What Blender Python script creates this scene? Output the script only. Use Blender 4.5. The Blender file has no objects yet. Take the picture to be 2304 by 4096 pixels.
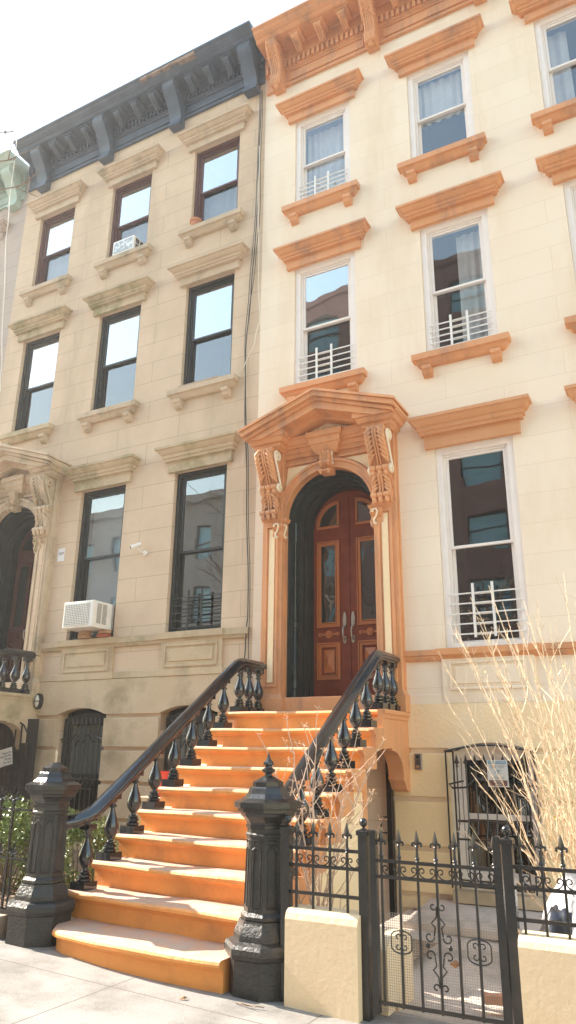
import bpy, bmesh, math, random
from math import sin, cos, pi, radians, sqrt, atan2
from mathutils import Vector, Matrix
random.seed(7)
S = bpy.context.scene
COL = S.collection

# ------------------------------------------------------------------ camera
cam = bpy.data.cameras.new("camera"); camo = bpy.data.objects.new("camera", cam); COL.objects.link(camo)
R = ((0.88126148, 0.47251493, 0.0103851), (-0.14015674, 0.28225705, -0.94904533), (-0.45136936, 0.83490155, 0.31496842))
camo.matrix_world = Matrix(((R[0][0], -R[1][0], -R[2][0], 0.0), (R[0][1], -R[1][1], -R[2][1], -9.0), (R[0][2], -R[1][2], -R[2][2], 1.62), (0, 0, 0, 1)))
cam.sensor_fit = 'VERTICAL'; cam.sensor_height = 36.0; cam.lens = 36.0 * 2950.09 / 4096.0
cam.clip_start = 0.05; cam.clip_end = 2000
S.camera = camo

# ------------------------------------------------------------------ light
SUN_EL, SUN_FRONT = 35.0, 0.8          # degrees above the horizon, degrees in front of the facade plane
d = Vector((-cos(radians(SUN_EL)) * cos(radians(SUN_FRONT)), -cos(radians(SUN_EL)) * sin(radians(SUN_FRONT)), sin(radians(SUN_EL))))
W = bpy.data.worlds.new("World"); S.world = W; W.use_nodes = True
nt = W.node_tree; nt.nodes.clear()
sky = nt.nodes.new('ShaderNodeTexSky'); sky.sky_type = 'NISHITA'; sky.sun_disc = False
sky.sun_elevation = radians(SUN_EL); sky.sun_rotation = atan2(d.x, d.y)
sky.air_density = 2.2; sky.dust_density = 0.8; sky.ozone_density = 1.0
bg = nt.nodes.new('ShaderNodeBackground'); bg.inputs[1].default_value = 0.15
out = nt.nodes.new('ShaderNodeOutputWorld')
nt.links.new(sky.outputs[0], bg.inputs[0]); nt.links.new(bg.outputs[0], out.inputs[0])
sl = bpy.data.lights.new("sun", 'SUN'); sl.energy = 5.0; sl.angle = radians(0.6); sl.color = (1.0, 0.90, 0.78)
so = bpy.data.objects.new("sun", sl); COL.objects.link(so); so.rotation_euler = d.to_track_quat('Z', 'Y').to_euler(); so.location = (-20, -5, 25)
S.view_settings.view_transform = 'Standard'; S.view_settings.look = 'None'; S.view_settings.gamma = 1.0
S.view_settings.exposure = 1.76
S.cycles.max_bounces = 7; S.cycles.transparent_max_bounces = 12

# ------------------------------------------------------------------ helpers
def tag(o, label=None, cat=None, group=None, kind=None):
    if label: o['label'] = label
    if cat: o['category'] = cat
    if group: o['group'] = group
    if kind: o['kind'] = kind
    return o

def empty(name, loc, label, cat, group=None, rz=0.0):
    o = bpy.data.objects.new(name, None); COL.objects.link(o)
    o.location = loc; o.rotation_euler = (0, 0, rz); o.empty_display_size = 0.2
    o['_off'] = tuple(loc)
    return tag(o, label, cat, group)

class MB:
    def pane(s, x0, x1, y, z0, z1): return s.add([(x0,y,z0),(x1,y,z0),(x1,y,z1),(x0,y,z1)], [(0,1,2,3)])
    def __init__(s): s.v = []; s.f = []
    def add(s, vs, fs):
        n = len(s.v); s.v += [tuple(v) for v in vs]; s.f += [tuple(i + n for i in f) for f in fs]; return s
    def box(s, x0, x1, y0, y1, z0, z1):
        return s.add([(x0,y0,z0),(x1,y0,z0),(x1,y1,z0),(x0,y1,z0),(x0,y0,z1),(x1,y0,z1),(x1,y1,z1),(x0,y1,z1)],
                     [(0,3,2,1),(4,5,6,7),(0,1,5,4),(1,2,6,5),(2,3,7,6),(3,0,4,7)])
    def prism(s, poly, a0, a1, axis):
        n = len(poly)
        def mk(p, a):
            return (a, p[0], p[1]) if axis == 'x' else ((p[0], a, p[1]) if axis == 'y' else (p[0], p[1], a))
        vs = [mk(p, a0) for p in poly] + [mk(p, a1) for p in poly]
        fs = [tuple(range(n))[::-1], tuple(range(n, 2*n))] + [(i, (i+1) % n, n + (i+1) % n, n + i) for i in range(n)]
        return s.add(vs, fs)
    def loft(s, rings, caps=True, close=True):
        n = len(rings[0]); vs = [p for r in rings for p in r]; fs = []
        for i in range(len(rings) - 1):
            for j in range(n if close else n - 1):
                k = (j + 1) % n; fs.append((i*n + j, i*n + k, (i+1)*n + k, (i+1)*n + j))
        if caps: fs += [tuple(range(n))[::-1], tuple(range((len(rings)-1)*n, len(rings)*n))]
        return s.add(vs, fs)
    def lathe(s, prof, c, n=16, rot=0.0):
        return s.loft([[(c[0] + r*cos(rot + 2*pi*k/n), c[1] + r*sin(rot + 2*pi*k/n), c[2] + z) for k in range(n)] for r, z in prof])
    def tube(s, pts, r, n=6):
        P = [Vector(p) for p in pts]; rr = r if isinstance(r, (list, tuple)) else [r]*len(P)
        rings = []; up = None
        for i, p in enumerate(P):
            t = (P[min(i+1, len(P)-1)] - P[max(i-1, 0)])
            if t.length < 1e-9: t = Vector((0, 0, 1))
            t.normalize()
            if up is None: up = Vector((0, 0, 1)) if abs(t.z) < 0.9 else Vector((1, 0, 0))
            a = t.cross(up)
            if a.length < 1e-6: a = t.orthogonal()
            a.normalize(); b = t.cross(a).normalized(); up = -b if False else up - t * up.dot(t)
            if up.length < 1e-6: up = b
            rings.append([tuple(p + (a*cos(2*pi*k/n) + b*sin(2*pi*k/n))*rr[i]) for k in range(n)])
        return s.loft(rings)
    def sweep(s, pts, prof):           # profile (side, up); side is horizontal, across the path
        P = [Vector(p) for p in pts]; rings = []
        for i, p in enumerate(P):
            t0 = (P[i] - P[i-1]).normalized() if i else (P[1] - P[0]).normalized()
            t1 = (P[i+1] - P[i]).normalized() if i < len(P)-1 else t0
            t = (t0 + t1).normalized()
            a = t.cross(Vector((0, 0, 1))).normalized(); b = a.cross(t).normalized()
            k = 1.0 / max(0.5, t.dot(t0))
            rings.append([tuple(p + a*u*.86 + b*w*k*.94) for u, w in prof])
        return s.loft(rings)
    def mould(s, x0, x1, y, prof, back=None):   # prof: (out, z); moulding with mitred returns on a wall whose face is y
        yb = y if back is None else back
        rings = [[(x0 - o, yb, z), (x0 - o, y - o, z), (x1 + o, y - o, z), (x1 + o, yb, z)] for o, z in prof]
        return s.loft(rings)
    def sphere(s, c, r, n=10, sc=(1, 1, 1)):
        m = n // 2 + 1
        return s.loft([[(c[0] + sc[0]*r*max(0.02, sin(pi*i/m))*cos(2*pi*k/n), c[1] + sc[1]*r*max(0.02, sin(pi*i/m))*sin(2*pi*k/n), c[2] - sc[2]*r*cos(pi*i/m)) for k in range(n)] for i in range(m + 1)])
    def frame(s, x0, x1, z0, z1, w, y0, y1, wb=None):   # rectangular frame in a wall plane
        wb = w if wb is None else wb
        s.box(x0, x0 + w, y0, y1, z0, z1); s.box(x1 - w, x1, y0, y1, z0, z1)
        s.box(x0 + w, x1 - w, y0, y1, z1 - w, z1); return s.box(x0 + w, x1 - w, y0, y1, z0, z0 + wb)
    def arc_band(s, cx, cz, r0, r1, y0, y1, a0=0.0, a1=pi, n=24):
        rings = []
        for k in range(n + 1):
            a = a0 + (a1 - a0)*k/n
            rings.append([(cx + r0*cos(a), y0, cz + r0*sin(a)), (cx + r1*cos(a), y0, cz + r1*sin(a)), (cx + r1*cos(a), y1, cz + r1*sin(a)), (cx + r0*cos(a), y1, cz + r0*sin(a))])
        return s.loft(rings)
    def build(s, name, mat, parent=None, label=None, smooth=None, bevel=0.0, kind=None):
        off = Vector((0, 0, 0)); q = parent
        while q is not None:
            if '_off' in q.keys(): off = Vector(q['_off'][:]); break
            q = q.parent
        me = bpy.data.meshes.new(name)
        me.from_pydata([(v[0]-off.x, v[1]-off.y, v[2]-off.z) for v in s.v], [], s.f)
        bm = bmesh.new(); bm.from_mesh(me); bmesh.ops.recalc_face_normals(bm, faces=bm.faces); bm.to_mesh(me); bm.free()
        if smooth:
            me.shade_smooth(); me.set_sharp_from_angle(angle=radians(smooth))
        me.materials.append(mat)
        o = bpy.data.objects.new(name, me); COL.objects.link(o)
        if parent is not None: o.parent = parent
        if bevel:
            b = o.modifiers.new('bevel', 'BEVEL'); b.width = bevel; b.segments = 2; b.limit_method = 'ANGLE'; b.angle_limit = radians(40)
        return tag(o, label, None, None, kind)

def solo(mb, name, mat, label, cat, loc=(0, 0, 0), group=None, kind=None, smooth=None):   # a thing that is one mesh
    e = {'_off': loc}
    me = bpy.data.meshes.new(name)
    me.from_pydata([(v[0]-loc[0], v[1]-loc[1], v[2]-loc[2]) for v in mb.v], [], mb.f)
    bm = bmesh.new(); bm.from_mesh(me); bmesh.ops.recalc_face_normals(bm, faces=bm.faces); bm.to_mesh(me); bm.free()
    if smooth: me.shade_smooth(); me.set_sharp_from_angle(angle=radians(smooth))
    me.materials.append(mat)
    o = bpy.data.objects.new(name, me); COL.objects.link(o); o.location = loc
    return tag(o, label, cat, group, kind)

def rot_mb(mb, c, rz=0, rx=0, ry=0):
    M = Matrix.Translation(c) @ Matrix.Rotation(rz, 4, 'Z') @ Matrix.Rotation(rx, 4, 'X') @ Matrix.Rotation(ry, 4, 'Y') @ Matrix.Translation(-Vector(c))
    mb.v = [tuple(M @ Vector(v)) for v in mb.v]; return mb

# ------------------------------------------------------------------ materials
def mat(name, col, rough=0.6, col2=None, nscale=2.0, ndetail=6.0, lo=0.4, hi=0.65, bump=0.0, bscale=30.0, joints=None, jcol=None, jbump=0.5,
        spec=0.5, metal=0.0, stain=None, stain_s=0.8, slo=0.55, shi=0.75, streak=False, coat=0.0, wave=False):
    m = bpy.data.materials.new(name); m.use_nodes = True; t = m.node_tree; N = t.nodes; L = t.links
    p = N['Principled BSDF']; p.inputs['Roughness'].default_value = rough; p.inputs['Metallic'].default_value = metal
    p.inputs['Specular IOR Level'].default_value = spec; p.inputs['Coat Weight'].default_value = coat
    geo = N.new('ShaderNodeNewGeometry'); pos = geo.outputs['Position']
    c = None
    def rgb(x): 
        n = N.new('ShaderNodeRGB'); n.outputs[0].default_value = (*x, 1); return n.outputs[0]
    def noise(s, det=6.0, vec=None, rg=0.6):
        n = N.new('ShaderNodeTexNoise'); n.inputs['Scale'].default_value = s; n.inputs['Detail'].default_value = det; n.inputs['Roughness'].default_value = rg
        L.new(vec or pos, n.inputs['Vector']); return n.outputs['Fac']
    def ramp(f, a, b):
        r = N.new('ShaderNodeMapRange'); r.inputs['From Min'].default_value = a; r.inputs['From Max'].default_value = b; L.new(f, r.inputs['Value']); return r.outputs[0]
    def mix(f, a, b):
        n = N.new('ShaderNodeMix'); n.data_type = 'RGBA'
        if isinstance(f, float): n.inputs[0].default_value = f
        else: L.new(f, n.inputs[0])
        L.new(a, n.inputs[6]); L.new(b, n.inputs[7]); return n.outputs[2]
    c = rgb(col)
    if col2: c = mix(ramp(noise(nscale, ndetail), lo, hi), c, rgb(col2))
    if stain:
        vec = pos
        if streak:
            mp = N.new('ShaderNodeMapping'); mp.inputs['Scale'].default_value = (1, 1, 0.25); L.new(pos, mp.inputs[0]); vec = mp.outputs[0]
        c = mix(ramp(noise(stain_s, 8.0, vec, 0.65), slo, shi), c, rgb(stain))
    h = None
    if joints:
        w, hh, ox, oz, mort = joints
        mp = N.new('ShaderNodeMapping'); mp.inputs['Rotation'].default_value = (radians(-90), 0, 0); mp.inputs['Location'].default_value = (ox, oz, 0)
        sx = N.new('ShaderNodeSeparateXYZ'); L.new(pos, sx.inputs[0])
        cx = N.new('ShaderNodeCombineXYZ'); ax = N.new('ShaderNodeMath'); ax.inputs[1].default_value = ox; L.new(sx.outputs[0], ax.inputs[0]); L.new(ax.outputs[0], cx.inputs[0])
        az = N.new('ShaderNodeMath'); az.inputs[1].default_value = oz; L.new(sx.outputs[2 if not wave else 1], az.inputs[0]); L.new(az.outputs[0], cx.inputs[1])
        b = N.new('ShaderNodeTexBrick'); b.inputs['Scale'].default_value = 1.0; b.inputs['Brick Width'].default_value = w; b.inputs['Row Height'].default_value = hh
        b.inputs['Mortar Size'].default_value = mort; b.inputs['Mortar Smooth'].default_value = 0.3; b.offset = 0.5 if not wave else 0.0
        b.inputs['Color1'].default_value = (1, 1, 1, 1); b.inputs['Color2'].default_value = (.9, .9, .9, 1); b.inputs['Mortar'].default_value = (0, 0, 0, 1)
        L.new(cx.outputs[0], b.inputs['Vector'])
        mm = N.new('ShaderNodeMix'); mm.data_type = 'RGBA'; mm.blend_type = 'MULTIPLY'; mm.inputs[0].default_value = 0.35
        L.new(c, mm.inputs[6]); L.new(b.outputs['Color'], mm.inputs[7])
        c = mix(b.outputs['Fac'], mm.outputs[2], rgb(jcol or tuple(x*0.6 for x in col)))
        inv = N.new('ShaderNodeMath'); inv.operation = 'SUBTRACT'; inv.inputs[0].default_value = 1.0; L.new(b.outputs['Fac'], inv.inputs[1]); h = inv.outputs[0]
    L.new(c, p.inputs['Base Color'])
    if bump or h:
        prev = None
        if bump:
            bn = N.new('ShaderNodeBump'); bn.inputs['Strength'].default_value = bump; bn.inputs['Distance'].default_value = 0.02
            L.new(noise(bscale, 8.0), bn.inputs['Height']); prev = bn.outputs[0]
        if h:
            b2 = N.new('ShaderNodeBump'); b2.inputs['Strength'].default_value = jbump; b2.inputs['Distance'].default_value = 0.01
            L.new(h, b2.inputs['Height'])
            if prev: L.new(prev, b2.inputs['Normal'])
            prev = b2.outputs[0]
        L.new(prev, p.inputs['Normal'])
    return m

def glass_mat(name, refl, tint=(0.75, 0.8, 0.82), wob=0.02):
    m = bpy.data.materials.new(name); m.use_nodes = True; t = m.node_tree; N = t.nodes; L = t.links; N.clear()
    o = N.new('ShaderNodeOutputMaterial'); mx = N.new('ShaderNodeMixShader'); tr = N.new('ShaderNodeBsdfTransparent'); gl = N.new('ShaderNodeBsdfGlossy')
    tr.inputs[0].default_value = (*tint, 1); gl.inputs['Roughness'].default_value = 0.0; gl.inputs[0].default_value = (0.95, 0.97, 1, 1)
    fr = N.new('ShaderNodeLayerWeight'); fr.inputs[0].default_value = 0.5
    pw = N.new('ShaderNodeMath'); pw.operation = 'POWER'; pw.inputs[1].default_value = 4.0; L.new(fr.outputs['Facing'], pw.inputs[0])
    mr = N.new('ShaderNodeMapRange'); mr.inputs['To Min'].default_value = refl; mr.inputs['To Max'].default_value = 1.0; L.new(pw.outputs[0], mr.inputs[0])
    geo = N.new('ShaderNodeNewGeometry'); n = N.new('ShaderNodeTexNoise'); n.inputs['Scale'].default_value = 1.6; n.inputs['Detail'].default_value = 1.0
    L.new(geo.outputs['Position'], n.inputs['Vector']); b = N.new('ShaderNodeBump'); b.inputs['Strength'].default_value = wob; b.inputs['Distance'].default_value = 0.3
    L.new(n.outputs['Fac'], b.inputs['Height']); L.new(b.outputs[0], gl.inputs['Normal'])
    L.new(mr.outputs[0], mx.inputs[0]); L.new(tr.outputs[0], mx.inputs[1]); L.new(gl.outputs[0], mx.inputs[2]); L.new(mx.outputs[0], o.inputs[0])
    return m

CREAM = mat('cream_paint', (0.87, 0.73, 0.57), 0.75, (0.89, 0.76, 0.61), 1.2, bump=0.12, bscale=14, joints=(1.55, 0.385, 0.1, -0.13, 0.004), jcol=(0.76, 0.62, 0.45), jbump=0.25, stain=(0.74, 0.575, 0.39), stain_s=1.1, slo=0.50, shi=0.80, streak=True)
YELL = mat('cream_render', (0.88, 0.68, 0.42), 0.8, (0.90, 0.72, 0.48), 1.5, bump=0.35, bscale=22, stain=(0.66, 0.50, 0.29), stain_s=1.1, slo=0.62, shi=0.85)  # base colour raised to make up for weak bounce light low down
BROWN = mat('brownstone', (0.63, 0.475, 0.335), 0.85, (0.69, 0.525, 0.38), 1.6, bump=0.3, bscale=16, joints=(1.32, 0.39, 0.35, -0.02, 0.005), jcol=(0.42, 0.315, 0.21), jbump=0.3, stain=(0.48, 0.37, 0.255), stain_s=0.9, slo=0.52, shi=0.78, streak=True)
BROWNP = mat('brownstone_trim', (0.58, 0.45, 0.325), 0.85, (0.51, 0.39, 0.27), 3.0, bump=0.2, bscale=24, stain=(0.27, 0.225, 0.15), stain_s=1.7, slo=0.50, shi=0.72)
BROWNM = mat('brownstone_mossy', (0.55, 0.43, 0.29), 0.9, (0.48, 0.37, 0.25), 3.0, bump=0.25, bscale=24, stain=(0.21, 0.20, 0.09), stain_s=1.6, slo=0.50, shi=0.72)
BROWNS = mat('brownstone_stained', (0.56, 0.43, 0.28), 0.85, (0.61, 0.48, 0.33), 1.5, bump=0.3, bscale=16, stain=(0.24, 0.19, 0.11), stain_s=1.1, slo=0.50, shi=0.75)
TERRA = mat('terracotta_paint', (0.65, 0.295, 0.125), 0.55, (0.70, 0.335, 0.155), 2.0, bump=0.03, bscale=20, stain=(0.33, 0.18, 0.12), stain_s=3.0, slo=0.50, shi=0.78, streak=True)
TERRAG = mat('terracotta_worn', (0.60, 0.285, 0.125), 0.6, (0.64, 0.32, 0.16), 2.0, bump=0.15, bscale=20, stain=(0.22, 0.12, 0.08), stain_s=4.5, slo=0.63, shi=0.72)
STEP = mat('step_paint', (0.66, 0.265, 0.085), 0.6, (0.72, 0.31, 0.12), 3.0, bump=0.25, bscale=30, stain=(0.45, 0.20, 0.09), stain_s=3.0, slo=0.60, shi=0.78)
def pale_tread(name, riser, tread):  # upward faces paled for wear and for sun glare on the treads
    m = mat(name, riser, 0.6, tuple(x*1.08 for x in riser), 3.0, bump=0.35, bscale=22, stain=(riser[0]*.72, riser[1]*.74, riser[2]*.95), stain_s=2.2, slo=0.50, shi=0.72)
    t = m.node_tree; N = t.nodes; L = t.links; p = N['Principled BSDF']; src = p.inputs['Base Color'].links[0].from_socket
    g_ = N.new('ShaderNodeNewGeometry'); sx = N.new('ShaderNodeSeparateXYZ'); L.new(g_.outputs['True Normal'], sx.inputs[0])
    mr = N.new('ShaderNodeMapRange'); mr.inputs['From Min'].default_value = .45; mr.inputs['From Max'].default_value = .9; L.new(sx.outputs[2], mr.inputs[0])
    ns = N.new('ShaderNodeTexNoise'); ns.inputs['Scale'].default_value = 5; ns.inputs['Detail'].default_value = 8; L.new(g_.outputs['Position'], ns.inputs['Vector'])
    mr2 = N.new('ShaderNodeMapRange'); mr2.inputs['From Min'].default_value = .3; mr2.inputs['From Max'].default_value = .6; mr2.inputs['To Min'].default_value = .55; L.new(ns.outputs['Fac'], mr2.inputs[0])
    mu = N.new('ShaderNodeMath'); mu.operation = 'MULTIPLY'; L.new(mr.outputs[0], mu.inputs[0]); L.new(mr2.outputs[0], mu.inputs[1])
    mx = N.new('ShaderNodeMix'); mx.data_type = 'RGBA'; mx.inputs[7].default_value = (*tread, 1); L.new(mu.outputs[0], mx.inputs[0]); L.new(src, mx.inputs[6]); L.new(mx.outputs[2], p.inputs['Base Color']); return m
STEPD = pale_tread('worn_step_paint', (0.78, 0.315, 0.075), (0.53, 0.375, 0.29))
SLATE = mat('slate_blue_paint', (0.055, 0.078, 0.115), 0.5, (0.08, 0.105, 0.15), 3.0, bump=0.15, bscale=18, stain=(0.13, 0.13, 0.13), stain_s=3.0, slo=0.62, shi=0.8)
RUST = mat('exposed_wood', (0.34, 0.23, 0.17), 0.9, (0.15, 0.12, 0.11), 6.0, bump=0.4, bscale=30)
GREEN = mat('mint_green_paint', (0.34, 0.43, 0.37), 0.6, (0.40, 0.49, 0.43), 3.0, bump=0.1)
GREYW = mat('taupe_paint', (0.46, 0.37, 0.32), 0.85, (0.50, 0.41, 0.35), 1.5, bump=0.15, joints=(1.4, 0.39, 0.2, 0.1, 0.004))
WHITE = mat('white_vinyl', (0.86, 0.79, 0.75), 0.45, (0.82, 0.75, 0.70), 4.0)
WHITEM = mat('white_metal', (0.82, 0.80, 0.77), 0.35, (0.76, 0.73, 0.68), 8.0)
DKFR = mat('charcoal_frame', (0.022, 0.024, 0.024), 0.35, (0.034, 0.036, 0.034), 5.0)
REDFR = mat('maroon_frame', (0.085, 0.03, 0.028), 0.4, (0.12, 0.04, 0.035), 5.0)
BLACK = mat('black_gloss_paint', (0.017, 0.017, 0.017), 0.22, (0.026, 0.025, 0.024), 9.0, bump=0.18, bscale=40, spec=0.55)
BLACKR = mat('black_rough_paint', (0.018, 0.018, 0.017), 0.36, (0.036, 0.032, 0.028), 6.0, bump=0.55, bscale=38, spec=0.5)
RAILM = mat('black_rail_enamel', (0.012, 0.013, 0.016), 0.13, (0.018, 0.019, 0.022), 7.0, bump=0.04, bscale=26, spec=0.6, coat=0.6)
IRON = mat('black_iron', (0.022, 0.021, 0.02), 0.33, (0.04, 0.032, 0.026), 12.0, bump=0.1, bscale=60)
DGREEN = mat('black_green_paint', (0.022, 0.028, 0.028), 0.3, (0.032, 0.04, 0.038), 6.0)
WOOD = mat('varnished_door_wood', (0.20, 0.036, 0.014), 0.5, (0.26, 0.055, 0.022), 5.0, bump=0.08, bscale=40, spec=0.3)
WOODL = mat('orange_varnish', (0.55, 0.16, 0.04), 0.32, (0.50, 0.17, 0.05), 8.0, coat=0.3)
WOODD = mat('dark_red_door', (0.085, 0.03, 0.022), 0.4, (0.11, 0.04, 0.03), 5.0)
BRASS = mat('worn_silver_handle', (0.60, 0.55, 0.48), 0.3, (0.50, 0.42, 0.33), 20.0, metal=0.9)
CONC = mat('pavement_concrete', (0.26, 0.24, 0.22), 0.9, (0.31, 0.285, 0.26), 1.3, bump=0.3, bscale=45, joints=(1.5, 1.5, 4.0, 4.2, 0.006), jcol=(0.13, 0.11, 0.09), jbump=0.6, wave=True, stain=(0.12, 0.11, 0.095), stain_s=2.2, slo=0.45, shi=0.78)
CONC2 = mat('yard_concrete', (0.56, 0.46, 0.39), 0.9, (0.62, 0.52, 0.44), 2.0, bump=0.3, bscale=40, stain=(0.24, 0.21, 0.18), stain_s=1.5, slo=0.5, shi=0.75)
SOIL = mat('soil_and_mulch', (0.16, 0.10, 0.06), 0.95, (0.34, 0.24, 0.15), 18.0, bump=0.8, bscale=25)
ASPH = mat('asphalt', (0.24, 0.23, 0.21), 0.9, (0.28, 0.27, 0.25), 3.0, bump=0.2, bscale=80)
DARK = mat('dark_room', (0.03, 0.03, 0.032), 0.9)
ROOM = mat('dim_room', (0.10, 0.11, 0.115), 0.9)
CURT = mat('white_curtain', (0.56, 0.55, 0.52), 0.9, (0.50, 0.49, 0.47), 4.0)
BLIND = mat('grey_roller_blind', (0.27, 0.29, 0.31), 0.85, (0.31, 0.33, 0.35), 2.0)
SCREEN = mat('insect_screen', (0.055, 0.06, 0.065), 0.8)
BRICK = mat('red_brick', (0.24, 0.12, 0.105), 0.9, (0.30, 0.155, 0.135), 1.2, joints=(0.22, 0.075, 0, 0, 0.006), jcol=(0.2, 0.15, 0.12))
BRICK2 = mat('grey_brown_brick', (0.32, 0.29, 0.27), 0.9, (0.38, 0.34, 0.31), 1.2, joints=(0.22, 0.075, 0, 0, 0.006), jcol=(0.3, 0.27, 0.24))
ROOFM = mat('roof_felt', (0.06, 0.06, 0.06), 0.9)
BARK = mat('grey_bark', (0.20, 0.15, 0.11), 0.9, (0.28, 0.21, 0.16), 20, bump=0.5)
TWIG = mat('pale_tan_twig', (0.52, 0.31, 0.155), 0.7, (0.80, 0.64, 0.45), 25, lo=.35, hi=.5)  # two tones mixed in to mimic sunlit and shaded sides of stems
TWIGP = mat('pinkish_twig', (0.55, 0.38, 0.28), 0.7, (0.70, 0.55, 0.43), 25)
DRYF = mat('dried_flower', (0.50, 0.26, 0.12), 0.8, (0.62, 0.38, 0.20), 30)
LEAF = mat('boxwood_leaf', (0.13, 0.18, 0.035), 0.35, (0.24, 0.27, 0.07), 5.0)
LEAFY = mat('yellowing_leaf', (0.55, 0.38, 0.08), 0.6, (0.45, 0.42, 0.10), 5.0)
DRYL = mat('dry_brown_leaf', (0.42, 0.17, 0.07), 0.8, (0.52, 0.27, 0.13), 15.0)
CBLK = mat('black_cable', (0.02, 0.025, 0.03), 0.4)
CWHT = mat('white_cable', (0.70, 0.66, 0.58), 0.5)
POT = mat('terracotta_clay', (0.50, 0.20, 0.10), 0.8, (0.56, 0.25, 0.14), 8)
BRK = mat('loose_brick', (0.42, 0.24, 0.13), 0.9, (0.34, 0.20, 0.12), 8, bump=0.4)
BRKR = mat('loose_red_brick', (0.42, 0.13, 0.08), 0.9, (0.34, 0.12, 0.08), 8, bump=0.4)
PAPER = mat('white_paper', (0.78, 0.76, 0.76), 0.6)
INK = mat('dark_ink', (0.10, 0.10, 0.11), 0.7)
REDINK = mat('red_ink', (0.5, 0.08, 0.08), 0.7)
SBLUE = mat('faded_blue_print', (0.17, 0.32, 0.42), 0.5)
SGREY = mat('faded_grey_print', (0.30, 0.34, 0.36), 0.5)
SBRN = mat('faded_maroon_print', (0.17, 0.075, 0.06), 0.5)
SIGNW = mat('sign_white', (0.62, 0.60, 0.55), 0.4, (0.55, 0.58, 0.60), 6)
BAG = mat('black_plastic_bag', (0.03, 0.03, 0.035), 0.25, spec=0.6)
BAGW = mat('white_plastic_bag', (0.42, 0.41, 0.42), 0.35, (0.10, 0.10, 0.11), 3.0, lo=.5, hi=.56, bump=.6, bscale=9)
REDP = mat('red_plastic', (0.60, 0.04, 0.03), 0.35)
BLUEP = mat('blue_rag', (0.03, 0.12, 0.30), 0.7)
MESH = mat('galvanised_wire', (0.40, 0.35, 0.29), 0.5, metal=0.3)
LAMPG = mat('frosted_lamp_glass', (0.60, 0.56, 0.48), 0.25)
PLAST = mat('grey_plastic', (0.10, 0.085, 0.075), 0.5)
ALU = mat('brushed_aluminium', (0.45, 0.42, 0.38), 0.35, metal=0.7)
GSKY = glass_mat('window_glass', 0.44, wob=0.012)
GDARK = glass_mat('old_window_glass', 0.14, (0.88, 0.9, 0.92), 0.01)
GLOW = glass_mat('screened_glass', 0.10, (0.8, 0.83, 0.85), 0.01)
GDOOR = glass_mat('door_glass', 0.13, (0.5, 0.55, 0.55), 0.08)
GMID = glass_mat('dull_glass', 0.17, (0.7, 0.74, 0.76), 0.02)
GPAR = glass_mat('parlour_glass', 0.24, (0.8, 0.84, 0.86), 0.008)
GBLUE = mat('blue_window_glass', (0.20, 0.42, 0.52), 0.1, spec=1.0)

# ------------------------------------------------------------------ ground (structure)
def gz(x): return -0.035 * (max(-12.0, min(3.0, x)) + 3.0)
def ground(name, x0, x1, y0, y1, dz, m, n=24, slope=True, thick=0.0):
    mb = MB(); vs = []; fs = []
    xs = sorted(set([x0 + (x1-x0)*i/n for i in range(n+1)] + [x for x in (-12.0, 3.0) if x0 < x < x1]))
    for x in xs:
        z = (gz(x) if slope else 0) + dz; vs += [(x, y0, z), (x, y1, z)]
    for i in range(len(xs)-1): fs.append((2*i, 2*i+2, 2*i+3, 2*i+1))
    mb.add(vs, fs)
    if thick:
        mb2 = MB(); 
        for i in range(len(xs)-1):
            a, b = xs[i], xs[i+1]; za, zb = gz(a)+dz, gz(b)+dz
            mb.add([(a, y0, za), (b, y0, zb), (b, y0, zb-thick), (a, y0, za-thick)], [(0, 1, 2, 3)])
    o = mb.build(name, m); o['kind'] = 'structure'; return o
ground('ground', -300, 300, -300, 300, -0.6, mat('far_ground', (0.25, 0.23, 0.21), .95))
ground('road', -120, 120, -19.0, -8.6, -0.14, ASPH)
ground('pavement', -60, 60, -8.6, -3.45, 0.0, CONC, n=60, thick=0.14)
ground('far_pavement', -120, 120, -23.5, -19.0, 0.0, CONC)
ground('yard', -3.2, 8.0, -3.45, 1.0, -0.02, CONC2)
ground('garden_bed', -9.2, -5.25, -3.62, 0.2, 0.10, SOIL)
ground('planting_bed', -3.2, -2.35, -3.5, -1.7, 0.06, SOIL)

# ------------------------------------------------------------------ wall with openings
def wall_grid(mb, x0, x1, z0, z1, y, ops, depth):
    xs = sorted(set([x0, x1] + [v for o in ops for v in o[:2] if x0 < v < x1])); zs = sorted(set([z0, z1] + [v for o in ops for v in o[2:4] if z0 < v < z1]))
    for i in range(len(xs)-1):
        for j in range(len(zs)-1):
            cx, cz = (xs[i]+xs[i+1])/2, (zs[j]+zs[j+1])/2
            if any(o[0] < cx < o[1] and o[2] < cz < o[3] for o in ops): continue
            mb.add([(xs[i], y, zs[j]), (xs[i+1], y, zs[j]), (xs[i+1], y, zs[j+1]), (xs[i], y, zs[j+1])], [(0, 1, 2, 3)])
    for a, b, c, e in ops:
        d2 = y + depth
        mb.add([(a, y, c), (a, d2, c), (a, d2, e), (a, y, e)], [(0, 1, 2, 3)]); mb.add([(b, y, c), (b, d2, c), (b, d2, e), (b, y, e)], [(0, 1, 2, 3)])
        mb.add([(a, y, e), (b, y, e), (b, d2, e), (a, d2, e)], [(0, 1, 2, 3)]); mb.add([(a, y, c), (b, y, c), (b, d2, c), (a, d2, c)], [(0, 1, 2, 3)])

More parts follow.
